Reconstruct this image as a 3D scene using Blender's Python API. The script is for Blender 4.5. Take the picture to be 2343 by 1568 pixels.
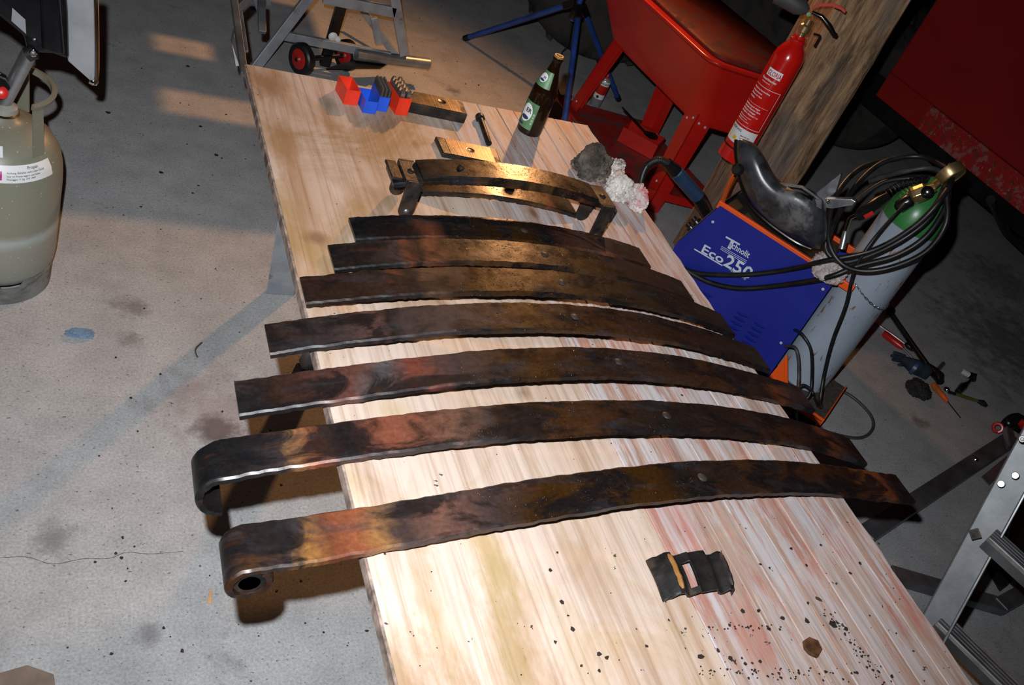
import bpy, bmesh, math, random
import numpy as np
from mathutils import Vector, Matrix
rnd = random.Random(7)
for o in list(bpy.data.objects): bpy.data.objects.remove(o)
SC = bpy.context.scene; COL = SC.collection
PI = math.pi
# ---------------------------------------------------------------- camera
W, H, F = 2343., 1568., 2200.
CX, CY = W/2, H/2
CAM = np.array([0., 0., 1.85])
_v1 = np.array([-150-CX, 3600-CY, F]); _v2 = np.array([187-CX, -1428-CY, F])
_D = _v1/np.linalg.norm(_v1)
_Y = _v2-_D*(_v2@_D); _Y /= np.linalg.norm(_Y)
_X = np.cross(_D, -_Y)
if _X[0] < 0: _X = -_X
R = np.array([_X, _Y, -_D])          # camera (right, down, forward) -> world
def ray(u, v): return R@np.array([u-CX, v-CY, F])
def P(u, v, z=0.):                   # point of the level z seen there in the photograph
    d = ray(u, v); return Vector(CAM+(z-CAM[2])/d[2]*d)
def PR(u, v, r):                     # point at the horizontal distance r
    d = ray(u, v); return Vector(CAM+r/math.hypot(d[0], d[1])*d)
def PP(u, v, p0, n):                 # point on the vertical plane (p0, n)
    d = ray(u, v); n = np.array(n); return Vector(CAM+((np.array(p0)-CAM)@n)/(d@n)*d)
cd = bpy.data.cameras.new('camera'); cam = bpy.data.objects.new('camera', cd); COL.objects.link(cam)
cd.sensor_fit = 'HORIZONTAL'; cd.sensor_width = 36; cd.lens = F/W*36; cd.clip_start = .05
right, down, fwd = R[:, 0], R[:, 1], R[:, 2]
cam.matrix_world = Matrix(((right[0], -down[0], -fwd[0], CAM[0]), (right[1], -down[1], -fwd[1], CAM[1]), (right[2], -down[2], -fwd[2], CAM[2]), (0, 0, 0, 1)))
SC.camera = cam
# ---------------------------------------------------------------- light, exposure
SC.view_settings.view_transform = 'Standard'; SC.view_settings.look = 'None'
SC.view_settings.gamma = 1; SC.view_settings.use_curve_mapping = False
SC.view_settings.exposure = 0.0
w = bpy.data.worlds.new('world'); SC.world = w; w.use_nodes = True
w.node_tree.nodes['Background'].inputs[0].default_value = (.55, .65, 1, 1)
w.node_tree.nodes['Background'].inputs[1].default_value = .012
def light(name, kind, loc, target, energy, color, radius, size=None, blend=1.):
    l = bpy.data.lights.new(name, kind); l.energy = energy; l.color = color; l.shadow_soft_size = radius
    o = bpy.data.objects.new(name, l); COL.objects.link(o); o.location = loc
    if kind == 'SPOT':
        l.spot_size = size; l.spot_blend = blend
        o.rotation_euler = (Vector(target)-Vector(loc)).to_track_quat('-Z', 'Y').to_euler()
    return o
FLASH = Vector(CAM-right*.045-down*.105)
light('camera_flash', 'SPOT', FLASH, P(960, 640, .3), 275, (.93, .96, 1.), .012, math.radians(100), 1.)
LAMP = Vector((2.27, 4.17, 1.95))
light('halogen_light', 'SPOT', LAMP, (.4, 2.7, .3), 170, (1., .46, .17), .04, math.radians(138), 1.)

# ---------------------------------------------------------------- helpers
class MB:
    def __init__(s): s.v = []; s.f = []; s.uv = {}; s.m = []
    def add(s, vs, fs):
        b = len(s.v); s.v += [Vector(x) for x in vs]; s.f += [tuple(b+i for i in f) for f in fs]; return b
    def hexa(s, c):   # 8 corners: bottom 4 ccw, top 4 ccw
        s.add(c, [(3, 2, 1, 0), (4, 5, 6, 7), (0, 1, 5, 4), (1, 2, 6, 5), (2, 3, 7, 6), (3, 0, 4, 7)]); return s
    def box(s, c, x, y, z):  # centre and three half vectors
        c = Vector(c); x, y, z = Vector(x), Vector(y), Vector(z)
        return s.hexa([c-x-y-z, c+x-y-z, c+x+y-z, c-x+y-z, c-x-y+z, c+x-y+z, c+x+y+z, c-x+y+z])
    def abox(s, a, b):
        a = Vector(a); b = Vector(b); h = (b-a)/2
        return s.box((a+b)/2, (h.x, 0, 0), (0, h.y, 0), (0, 0, h.z))
    def bar(s, a, b, wd, th, up=(0, 0, 1), ext=0):   # bar a->b: wd across, th along up
        a = Vector(a); b = Vector(b); d = (b-a).normalized(); up = Vector(up)
        side = d.cross(up).normalized(); up = side.cross(d).normalized()
        a = a-d*ext; b = b+d*ext
        return s.box((a+b)/2, (b-a)/2, side*wd/2, up*th/2)
    def prism(s, poly, vec):
        n = len(poly); vec = Vector(vec); poly = [Vector(p) for p in poly]
        s.add(poly+[p+vec for p in poly], [tuple(range(n))[::-1], tuple(range(n, 2*n))]+[(i, (i+1) % n, n+(i+1) % n, n+i) for i in range(n)]); return s
    def tube(s, path, r, n=10, cap=True, closed=False):
        path = [Vector(p) for p in path]; m = len(path); rr = r if isinstance(r, (list, tuple)) else [r]*m
        ring = []; prev = None
        for i, p in enumerate(path):
            t = (path[min(i+1, m-1)]-path[max(i-1, 0)]).normalized()
            if prev is None:
                a = t.orthogonal().normalized()
            else:
                a = (prev-t*prev.dot(t)).normalized()
            prev = a; b = t.cross(a)
            ring += [p+(a*math.cos(2*PI*k/n)+b*math.sin(2*PI*k/n))*rr[i] for k in range(n)]
        fs = [(i*n+k, i*n+(k+1) % n, (i+1)*n+(k+1) % n, (i+1)*n+k) for i in range(m-1) for k in range(n)]
        if cap: fs += [tuple(range(n))[::-1], tuple(range((m-1)*n, m*n))]
        s.add(ring, fs); return s
    def lathe(s, base, axis, prof, n=32):   # prof: (radius, height)
        axis = Vector(axis).normalized(); a = axis.orthogonal().normalized(); b = axis.cross(a); base = Vector(base)
        m = len(prof); vs = []
        for r, h in prof: vs += [base+axis*h+(a*math.cos(2*PI*k/n)+b*math.sin(2*PI*k/n))*max(r, 1e-4) for k in range(n)]
        fs = [(i*n+k, i*n+(k+1) % n, (i+1)*n+(k+1) % n, (i+1)*n+k) for i in range(m-1) for k in range(n)]
        fs += [tuple(range(n))[::-1], tuple(range((m-1)*n, m*n))]
        s.add(vs, fs); return s
    def loft(s, rings, cap=True, closed=False):
        n = len(rings[0]); m = len(rings); vs = [p for r in rings for p in r]
        fs = [(i*n+k, i*n+(k+1) % n, (i+1)*n+(k+1) % n, (i+1)*n+k) for i in range(m-1) for k in range(n)]
        if cap: fs += [tuple(range(n))[::-1], tuple(range((m-1)*n, m*n))]
        s.add(vs, fs); return s
def smoothpath(pts, k=6, closed=False):
    pts = [Vector(p) for p in pts]; out = []; n = len(pts)
    rng = range(n if closed else n-1)
    for i in rng:
        if closed: p0, p1, p2, p3 = pts[(i-1) % n], pts[i], pts[(i+1) % n], pts[(i+2) % n]
        else: p0, p1, p2, p3 = pts[max(i-1, 0)], pts[i], pts[i+1], pts[min(i+2, n-1)]
        for j in range(k):
            t = j/k
            out.append(.5*((2*p1)+(p2-p0)*t+(2*p0-5*p1+4*p2-p3)*t*t+(3*p1-p0-3*p2+p3)*t**3))
    out.append(pts[0] if closed else pts[-1]); return out
def tagit(o, label, cat, group=None):
    o['label'] = label; o['category'] = cat
    if group: o['group'] = group
    return o
def build(name, mb, mat, parent=None, smooth=False, bevel=0, label=None, cat=None, group=None, kind=None, seg=2, flat_ang=None):
    me = bpy.data.meshes.new(name); off = Vector((0, 0, 0))
    par = parent
    while par is not None: off += Vector(par.location); par = par.parent
    if parent is None:   # origin at the thing's base
        if mb.v:
            xs = [v.x for v in mb.v]; ys = [v.y for v in mb.v]; zs = [v.z for v in mb.v]
            off = Vector(((min(xs)+max(xs))/2, (min(ys)+max(ys))/2, min(zs)))
            if kind == 'structure': off = Vector((0, 0, 0))
    me.from_pydata([tuple(v-off) for v in mb.v], [], mb.f)
    if mb.uv:
        uvl = me.uv_layers.new(name='UVMap')
        for lp in me.loops:
            uvl.data[lp.index].uv = mb.uv.get(lp.vertex_index, (0, 0))
    bm = bmesh.new(); bm.from_mesh(me); bmesh.ops.recalc_face_normals(bm, faces=bm.faces); bm.to_mesh(me); bm.free()
    if smooth:
        me.polygons.foreach_set('use_smooth', [True]*len(me.polygons))
        me.set_sharp_from_angle(angle=math.radians(flat_ang or 40))
    me.materials.append(mat)
    o = bpy.data.objects.new(name, me); COL.objects.link(o)
    if parent is not None: o.parent = parent
    else: o.location = off
    if bevel:
        md = o.modifiers.new('bevel', 'BEVEL'); md.width = bevel; md.segments = seg; md.limit_method = 'ANGLE'; md.angle_limit = math.radians(40)
    if label: o['label'] = label
    if cat: o['category'] = cat
    if group: o['group'] = group
    if kind: o['kind'] = kind
    return o
def thing(name, loc, label, cat, group=None):
    o = bpy.data.objects.new(name, None); o.empty_display_size = .05; COL.objects.link(o); o.location = Vector(loc)
    return tagit(o, label, cat, group)
def text_mb(txt, size, origin, xdir, ydir, depth=.0006, bold=True, bend=None, align='LEFT', sx=1.):
    """flat lettering, laid in the plane xdir/ydir, or wrapped on a cylinder by bend(local_x, local_y, local_z)"""
    c = bpy.data.curves.new('t', 'FONT'); c.body = txt; c.size = size; c.align_x = align
    c.resolution_u = 2; c.extrude = depth/2
    if bold: c.offset = size*.018
    o = bpy.data.objects.new('t', c); COL.objects.link(o)
    dg = bpy.context.evaluated_depsgraph_get(); me = bpy.data.meshes.new_from_object(o.evaluated_get(dg))
    mb = MB(); xd, yd = Vector(xdir).normalized(), Vector(ydir).normalized(); zd = xd.cross(yd)
    vs = []
    for v in me.vertices:
        if bend: vs.append(bend(v.co.x*sx, v.co.y, v.co.z))
        else: vs.append(Vector(origin)+xd*v.co.x*sx+yd*v.co.y+zd*v.co.z)
    mb.add(vs, [tuple(p.vertices) for p in me.polygons])
    bpy.data.objects.remove(o); bpy.data.curves.remove(c); bpy.data.meshes.remove(me)
    return mb
def merge(*ms):
    r = MB()
    for m in ms: r.add(m.v, m.f)
    return r
# ---------------------------------------------------------------- material helpers
def newmat(name):
    m = bpy.data.materials.new(name); m.use_nodes = True; nt = m.node_tree; nt.nodes.clear()
    out = nt.nodes.new('ShaderNodeOutputMaterial'); b = nt.nodes.new('ShaderNodeBsdfPrincipled')
    nt.links.new(b.outputs[0], out.inputs[0]); return m, nt, b
class N:
    def __init__(s, nt): s.nt = nt; s._tc = None
    def link(s, a, b): s.nt.links.new(a, b)
    def setin(s, sock, val):
        if isinstance(val, bpy.types.NodeSocket): s.link(val, sock)
        else: sock.default_value = val
    def tc(s, which='Object'):
        if s._tc is None: s._tc = s.nt.nodes.new('ShaderNodeTexCoord')
        return s._tc.outputs[which]
    def mapping(s, vec, scale=(1, 1, 1), loc=(0, 0, 0), rot=(0, 0, 0)):
        n = s.nt.nodes.new('ShaderNodeMapping'); s.link(vec, n.inputs[0])
        n.inputs['Scale'].default_value = scale; s.setin(n.inputs['Location'], loc); n.inputs['Rotation'].default_value = rot
        return n.outputs[0]
    def noise(s, vec, scale, detail=4, rough=.55, dist=0, out='Fac'):
        n = s.nt.nodes.new('ShaderNodeTexNoise'); s.link(vec, n.inputs['Vector'])
        n.inputs['Scale'].default_value = scale; n.inputs['Detail'].default_value = detail
        n.inputs['Roughness'].default_value = rough; n.inputs['Distortion'].default_value = dist
        return n.outputs[out]
    def voronoi(s, vec, scale, feature='F1', rand=1):
        n = s.nt.nodes.new('ShaderNodeTexVoronoi'); n.feature = feature; s.link(vec, n.inputs['Vector'])
        n.inputs['Scale'].default_value = scale; n.inputs['Randomness'].default_value = rand
        return n.outputs['Distance']
    def ramp(s, fac, stops, interp='LINEAR'):
        n = s.nt.nodes.new('ShaderNodeValToRGB'); s.link(fac, n.inputs[0]); cr = n.color_ramp; cr.interpolation = interp
        while len(cr.elements) < len(stops): cr.elements.new(.5)
        for e, (p, c) in zip(cr.elements, stops):
            e.position = p; e.color = (c, c, c, 1) if isinstance(c, (int, float)) else tuple(c)+(1,)
        return n.outputs[0]
    def mix(s, fac, a, b, mode='MIX'):
        n = s.nt.nodes.new('ShaderNodeMix'); n.data_type = 'RGBA'; n.blend_type = mode
        s.setin(n.inputs[0], fac)
        for sock, val in ((n.inputs[6], a), (n.inputs[7], b)):
            if isinstance(val, bpy.types.NodeSocket): s.link(val, sock)
            else: sock.default_value = tuple(val)+(1,) if len(val) == 3 else val
        return n.outputs[2]
    def math(s, op, a, b=0., c=None, clamp=False):
        n = s.nt.nodes.new('ShaderNodeMath'); n.operation = op; n.use_clamp = clamp
        s.setin(n.inputs[0], a); s.setin(n.inputs[1], b)
        if c is not None: s.setin(n.inputs[2], c)
        return n.outputs[0]
    def sep(s, vec):
        n = s.nt.nodes.new('ShaderNodeSeparateXYZ'); s.link(vec, n.inputs[0]); return n.outputs
    def bump(s, h, strength=.3, dist=.002, normal=None):
        n = s.nt.nodes.new('ShaderNodeBump'); n.inputs['Strength'].default_value = strength; n.inputs['Distance'].default_value = dist
        s.link(h, n.inputs['Height'])
        if normal: s.link(normal, n.inputs['Normal'])
        return n.outputs[0]
    def random(s):
        n = s.nt.nodes.new('ShaderNodeObjectInfo'); return n.outputs['Random']
def plain(name, col, rough=.5, metal=0., var=.15, vscale=12, dirt=None, dirt_amt=.45, bump=.0, bscale=80, spec=None, coat=0, dscale=9):
    m, nt, b = newmat(name); n = N(nt); tc = n.tc()
    f = n.noise(tc, vscale, 5)
    c2 = tuple(max(0, c*(1-var*2)) for c in col)
    c = n.ramp(f, [(.3, c2), (.7, tuple(min(1, c*(1+var)) for c in col))])
    if dirt:
        df = n.noise(tc, dscale, 8, .68, .4)
        fac = n.ramp(df, [(1-dirt_amt-.06, 0.), (1-dirt_amt+.05, 1.)])
        c = n.mix(fac, c, dirt)
        n.link(n.ramp(fac, [(0, rough), (1, min(1, rough+.3))]), b.inputs['Roughness'])
    else: n.link(n.ramp(f, [(0, max(.05, rough-.08)), (1, min(1, rough+.08))]), b.inputs['Roughness'])
    n.link(c, b.inputs['Base Color']); b.inputs['Metallic'].default_value = metal
    if bump: n.link(n.bump(n.noise(tc, bscale, 6, .6), bump, .002), b.inputs['Normal'])
    if coat: b.inputs['Coat Weight'].default_value = coat; b.inputs['Coat Roughness'].default_value = .08
    if spec is not None: b.inputs['Specular IOR Level'].default_value = spec
    return m
M = {}
M['blue_paint'] = plain('blue_paint', (.012, .022, .26), .38, 0, .06, 5)
M['orange_paint'] = plain('orange_paint', (.86, .10, .008), .4, 0, .05)
M['black_rubber'] = plain('black_rubber', (.012, .012, .013), .42, 0, .3, 30)
M['grey_rubber'] = plain('grey_rubber', (.05, .05, .05), .5, 0, .2, 30)
M['black_plastic'] = plain('black_plastic', (.008, .008, .009), .28, 0, .2)
M['black_gloss'] = plain('black_gloss', (.006, .006, .007), .15, 0, .2)
M['red_paint'] = plain('red_paint', (.48, .012, .008), .32, 0, .12, 4, coat=.2)
M['washer_lid'] = plain('washer_lid', (.13, .012, .009), .62, 0, .2, 5, dirt=(.075, .025, .018), dirt_amt=.45, spec=.25)
M['red_dirty'] = plain('red_dirty', (.36, .02, .015), .45, 0, .2, 6, dirt=(.10, .055, .045), dirt_amt=.46)
M['ext_red'] = plain('ext_red', (.55, .008, .006), .2, 0, .06, coat=.5)
M['zinc'] = plain('zinc', (.42, .44, .46), .35, .9, .12, 20)
M['aluminium'] = plain('aluminium', (.20, .21, .22), .48, .7, .25, 9, bump=.06)
M['steel_grey'] = plain('steel_grey', (.34, .38, .42), .4, .35, .15, 14, dirt=(.14, .08, .05), dirt_amt=.36)
M['pipe_steel'] = plain('pipe_steel', (.28, .30, .30), .35, .6, .15, 14)
M['chrome'] = plain('chrome', (.7, .7, .7), .12, 1, .05)
M['brass'] = plain('brass', (.50, .36, .17), .33, .85, .15)
M['dark_iron'] = plain('dark_iron', (.022, .020, .019), .42, .3, .3, 40, dirt=(.05, .03, .018), dirt_amt=.42, bump=.3, bscale=120)
M['black_steel'] = plain('black_steel', (.012, .012, .013), .3, .2, .3)
M['cyl_blue'] = plain('cyl_blue', (.36, .43, .52), .38, 0, .06, 6)
M['cyl_green'] = plain('cyl_green', (.035, .20, .05), .32, 0, .1, 8, dirt=(.12, .10, .05), dirt_amt=.33)
M['white_label'] = plain('white_label', (.75, .76, .76), .4, 0, .04)
M['ink'] = plain('ink', (.02, .02, .025), .5)
M['white_ink'] = plain('white_ink', (.78, .80, .82), .45, 0, .02)
M['silver_ink'] = plain('silver_ink', (.62, .68, .76), .45, 0, .02)
M['box_red'] = plain('box_red', (.72, .035, .012), .42, 0, .08, 30)
M['box_blue'] = plain('box_blue', (.015, .085, .60), .42, 0, .08, 30)
M['stamp_dark'] = plain('stamp_dark', (.10, .095, .085), .35, .6, .3, 60)
M['stamp_bright'] = plain('stamp_bright', (.50, .46, .42), .25, .9, .3, 60)
M['tripod_blue'] = plain('tripod_blue', (.018, .06, .27), .35, 0, .2)
M['tyre'] = plain('tyre', (.022, .021, .019), .8, 0, .3, 10, bump=.4, bscale=30, dirt=(.04, .036, .03), dirt_amt=.5)
M['rim'] = plain('rim', (.035, .032, .028), .7, .1, .3, 6)
M['dark_metal'] = plain('dark_metal', (.02, .02, .02), .6, .2, .3)
M['wall_dark'] = plain('wall_dark', (.10, .09, .08), .9, 0, .3, 1.5, bump=.3, bscale=6)
M['wheel_red'] = plain('wheel_red', (.45, .015, .012), .4, 0, .15)
M['bottle_green_label'] = plain('bottle_green_label', (.10, .22, .10), .45, 0, .2, 60)
M['label_dark'] = plain('label_dark', (.02, .04, .10), .4)
M['label_blue'] = plain('label_blue', (.25, .55, .8), .4)
M['label_purple'] = plain('label_purple', (.45, .03, .22), .4)
M['can_silver'] = plain('can_silver', (.5, .52, .55), .3, .6, .1)
M['handle_blue'] = plain('handle_blue', (.022, .055, .12), .4, 0, .15)
M['glove'] = plain('glove', (.010, .025, .045), .8, 0, .4, 40, bump=.5, bscale=200)
M['glove_dark'] = plain('glove_dark', (.012, .013, .015), .8, 0, .4, 40, bump=.5, bscale=200)
M['handle_orange'] = plain('handle_orange', (.55, .13, .02), .4, 0, .2)
M['handle_red'] = plain('handle_red', (.5, .015, .012), .3)
M['olive'] = plain('olive', (.10, .10, .015), .5)
M['rag_grey'] = plain('rag_grey', (.12, .10, .08), .95, 0, .45, 18, dirt=(.40, .36, .31), dirt_amt=.38, bump=.6, bscale=250, dscale=14)
M['rag_white'] = plain('rag_white', (.62, .58, .53), .95, 0, .15, 18, dirt=(.14, .10, .08), dirt_amt=.40, bump=.6, bscale=250, dscale=16)
M['rag_pink'] = plain('rag_pink', (.58, .50, .47), .95, 0, .2, 18, dirt=(.50, .16, .17), dirt_amt=.42, bump=.6, bscale=250, dscale=16)
M['litter_blue'] = plain('litter_blue', (.16, .24, .34), .8)
M['litter_wood'] = plain('litter_wood', (.62, .34, .16), .8)
M['twig'] = plain('twig', (.09, .055, .035), .9)
M['card'] = plain('card', (.24, .17, .13), .85, 0, .2)
M['flake'] = plain('flake', (.028, .020, .016), .7)
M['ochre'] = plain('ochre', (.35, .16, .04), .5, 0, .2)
M['helmet'] = plain('helmet', (.040, .042, .046), .30, 0, .3, 25, dirt=(.12, .115, .115), dirt_amt=.40, dscale=7)
M['helmet_rim'] = plain('helmet_rim', (.14, .13, .13), .7, 0, .3, 30)

def mat_floor():
    m, nt, b = newmat('concrete'); n = N(nt); tc = n.tc()
    big = n.noise(tc, .9, 5, .6); mid = n.noise(tc, 7, 6, .65)
    fine = n.noise(tc, 160, 3, .7); spk = n.noise(n.mapping(tc, (1, 1.6, 1)), 75, 3, .6)
    c = n.ramp(big, [(.3, (.36, .36, .36)), (.7, (.43, .43, .43))])
    c = n.mix(.7, c, n.ramp(mid, [(.3, (.30, .30, .30)), (.65, (.46, .46, .455))]))
    c = n.mix(1., c, n.ramp(fine, [(.3, .72), (.65, 1.12)]), 'MULTIPLY')
    c = n.mix(1., c, n.ramp(spk, [(.30, .35), (.36, 1.)]), 'MULTIPLY')
    dots = n.voronoi(tc, 17); big_d = n.noise(tc, 5, 2)
    c = n.mix(n.math('MULTIPLY', n.ramp(dots, [(.035, 1.), (.06, 0.)]), n.ramp(big_d, [(.45, 0.), (.55, 1.)])), c, (.05, .045, .04))
    stain = n.noise(tc, 3.1, 6, .7, .6)
    c = n.mix(n.ramp(stain, [(.62, 0.), (.76, .65)]), c, (.10, .085, .07))
    # stains of their own, where the photograph shows them
    xyz = n.sep(tc)
    wob = n.noise(tc, 14, 5, .7)
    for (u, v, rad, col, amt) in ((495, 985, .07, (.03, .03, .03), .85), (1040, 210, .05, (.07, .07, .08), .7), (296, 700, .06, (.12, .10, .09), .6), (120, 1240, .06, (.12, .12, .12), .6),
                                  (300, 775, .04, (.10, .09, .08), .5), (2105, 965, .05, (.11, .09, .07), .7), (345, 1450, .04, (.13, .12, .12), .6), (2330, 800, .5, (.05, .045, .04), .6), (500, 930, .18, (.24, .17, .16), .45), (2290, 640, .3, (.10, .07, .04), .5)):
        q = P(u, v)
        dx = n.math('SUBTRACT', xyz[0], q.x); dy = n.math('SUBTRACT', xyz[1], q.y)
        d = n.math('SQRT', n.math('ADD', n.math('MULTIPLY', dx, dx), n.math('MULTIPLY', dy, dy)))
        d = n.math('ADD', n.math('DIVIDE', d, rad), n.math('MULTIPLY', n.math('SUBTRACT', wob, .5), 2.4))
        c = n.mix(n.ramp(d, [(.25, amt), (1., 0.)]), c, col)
    n.link(c, b.inputs['Base Color']); b.inputs['Roughness'].default_value = .82
    b.inputs['Specular IOR Level'].default_value = .3
    h = n.math('ADD', fine, n.math('MULTIPLY', spk, .8)); n.link(n.bump(h, .25, .002), b.inputs['Normal'])
    return m
M['concrete'] = mat_floor()
def mat_board(name, kind):
    m, nt, b = newmat(name); n = N(nt); tc = n.tc(); rn = n.random()
    loc = nt.nodes.new('ShaderNodeCombineXYZ'); n.link(n.math('MULTIPLY', rn, 37.), loc.inputs[0]); n.link(n.math('MULTIPLY', rn, 11.), loc.inputs[1])
    add = nt.nodes.new('ShaderNodeVectorMath'); add.operation = 'ADD'; n.link(tc, add.inputs[0]); n.link(loc.outputs[0], add.inputs[1]); v = add.outputs[0]
    grain = n.noise(n.mapping(v, (90, 2.2, 20)), 1., 5, .6, .6)
    rings = n.noise(n.mapping(v, (9, .8, 8)), 1., 4, .5, .9) if kind == 'ply' else n.noise(n.mapping(v, (16, 1.1, 8)), 1., 4, .55, 1.2)
    blot = n.noise(n.mapping(v, (5., 1.6, 5)), 1., 6, .65, .8)
    blot2 = n.noise(n.mapping(v, (3.2, 2.4, 5), (4, 9, 0)), 1., 7, .7, 1.0)
    spk = n.noise(tc, 38, 4, .62, .3)
    xyz = n.sep(tc)
    near = n.ramp(n.math('DIVIDE', n.math('ADD', xyz[1], 1.3), 2.6), [(.08, 1.), (.42, .0)])   # the near end of the top is dirtier
    fary = n.ramp(n.math('DIVIDE', n.math('ADD', xyz[1], 1.3), 2.6), [(.35, 0.), (.8, 1.)])
    if kind == 'ply':
        c = n.ramp(rings, [(.30, (.42, .28, .185)), (.43, (.52, .39, .295)), (.58, (.59, .48, .40))])
        c = n.mix(n.ramp(blot, [(.50, 0.), (.66, .65)]), c, (.36, .20, .085))
        c = n.mix(n.ramp(blot2, [(.54, 0.), (.70, .60)]), c, (.42, .30, .11))
        c = n.mix(n.math('MULTIPLY', fary, n.ramp(blot2, [(.50, 0.), (.64, .6)])), c, (.27, .15, .065))
    else:
        c = n.ramp(rings, [(.3, (.38, .23, .17)), (.5, (.45, .33, .27)), (.7, (.50, .415, .37))])
        red = n.noise(n.mapping(v, (26, 4.5, 6)), 1., 8, .72, .5)
        c = n.mix(n.ramp(red, [(.49, 0.), (.62, .6)]), c, (.46, .15, .115))
        wht = n.noise(n.mapping(v, (42, 3.0, 6), (7, 3, 1)), 1., 8, .74, .3)
        c = n.mix(n.ramp(wht, [(.46, 0.), (.54, .85)]), c, (.53, .50, .505))
        c = n.mix(n.ramp(blot, [(.62, 0.), (.75, .5)]), c, (.30, .17, .12))
    c = n.mix(1., c, n.ramp(grain, [(.3, (.74, .66, .60)), (.55, (1.02, 1.0, 1.0))]), 'MULTIPLY')
    if kind == 'ply': spots = ((605, 190, .07, .11, (.26, .14, .06), .8), (640, 330, .05, .16, (.30, .17, .075), .75), (650, 480, .05, .12, (.34, .22, .08), .7), (720, 545, .035, .03, (.20, .11, .06), .8), (750, 240, .03, .06, (.22, .15, .09), .7), (1050, 305, .05, .06, (.34, .17, .05), .8), (870, 450, .03, .04, (.30, .20, .12), .5), (1190, 1490, .05, .16, (.30, .20, .07), .7), (1130, 1300, .04, .12, (.38, .26, .09), .6), (900, 940, .05, .05, (.42, .30, .11), .5), (1200, 900, .03, .035, (.22, .13, .08), .8), (1290, 960, .05, .04, (.36, .24, .10), .6), (990, 1400, .03, .2, (.34, .22, .09), .6), (930, 1560, .08, .12, (.26, .15, .06), .7), (1330, 1280, .05, .12, (.36, .23, .13), .5))
    else: spots = ((1480, 850, .012, .12, (.20, .08, .05), .8), (1560, 1060, .012, .15, (.26, .12, .08), .6), (2150, 1450, .012, .05, (.45, .07, .03), .9), (2090, 1410, .02, .10, (.45, .13, .08), .7), (1180, 260, .05, .04, (.50, .20, .10), .7), (1300, 290, .05, .04, (.48, .20, .14), .6), (1560, 1200, .05, .14, (.46, .19, .15), .5), (1720, 1470, .05, .08, (.44, .16, .12), .5), (1900, 1440, .008, .12, (.10, .05, .03), .6))
    wobx = n.noise(n.mapping(tc, (14, 5, 5)), 1., 5, .7)
    for (u, q_, rx, ry, col, amt) in spots:
        q = P(u, q_, .75); dx = n.math('DIVIDE', n.math('SUBTRACT', xyz[0], q.x-.97), rx); dy = n.math('DIVIDE', n.math('SUBTRACT', xyz[1], q.y-1.3), ry)
        d = n.math('SQRT', n.math('ADD', n.math('MULTIPLY', dx, dx), n.math('MULTIPLY', dy, dy))); d = n.math('ADD', d, n.math('MULTIPLY', n.math('SUBTRACT', wobx, .5), 2.6))
        c = n.mix(n.ramp(d, [(.2, amt), (1., 0.)]), c, col)
    # knots
    kn = n.voronoi(n.mapping(v, (4.5, 2.0, .01)), 1.)
    c = n.mix(n.ramp(kn, [(.035, .9), (.075, 0.)]), c, (.20, .10, .05))
    wv = nt.nodes.new('ShaderNodeTexWave'); wv.wave_type = 'RINGS'; n.link(n.mapping(v, (1, 1, 1)), wv.inputs[0])
    # dark dirt spots with their own shape
    thr = n.math('ADD', .73 if kind == 'ply' else .715, n.math('MULTIPLY', near, -.055))
    dk = n.math('GREATER_THAN', spk, thr)
    c = n.mix(n.math('MULTIPLY', dk, .9), c, (.02, .018, .02))
    streak = n.noise(n.mapping(tc, (22, 5, 5)), 1., 7, .75, .3)
    c = n.mix(n.math('MULTIPLY', near, n.ramp(streak, [(.64, 0.), (.70, .9)])), c, (.03, .022, .02))
    n.link(c, b.inputs['Base Color']); n.link(n.ramp(grain, [(.2, .5), (.7, .62)]), b.inputs['Roughness'])
    b.inputs['Specular IOR Level'].default_value = .35
    n.link(n.bump(grain, .35, .0015), b.inputs['Normal'])
    return m
M['plywood'] = mat_board('plywood', 'ply'); M['plank_wood'] = mat_board('plank_wood', 'plank')
M['ply_edge'] = plain('ply_edge', (.30, .22, .18), .8, 0, .4, 40)
def mat_post():
    m, nt, b = newmat('old_timber'); n = N(nt); tc = n.tc()
    g = n.noise(n.mapping(tc, (20, 20, 3.2)), 1., 8, .74, .8); g2 = n.noise(n.mapping(tc, (60, 60, 5)), 1., 6, .7)
    bl = n.noise(n.mapping(tc, (9, 9, 1.2), (3, 1, 0)), 1., 5, .6)
    c = n.ramp(g, [(.36, (.06, .035, .02)), (.48, (.27, .16, .085)), (.60, (.50, .32, .17))])
    c = n.mix(n.ramp(bl, [(.55, 0.), (.68, .8)]), c, (.20, .075, .035))
    c = n.mix(n.ramp(n.noise(n.mapping(tc, (7, 7, 2), (9, 9, 9)), 1., 4), [(.5, 0.), (.62, .6)]), c, (.19, .165, .14))
    c = n.mix(1., c, n.ramp(g2, [(.3, .45), (.6, 1.1)]), 'MULTIPLY')
    n.link(c, b.inputs['Base Color']); b.inputs['Roughness'].default_value = .85
    n.link(n.bump(n.math('ADD', g, g2), 1., .006), b.inputs['Normal']); return m
M['timber'] = mat_post()
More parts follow.
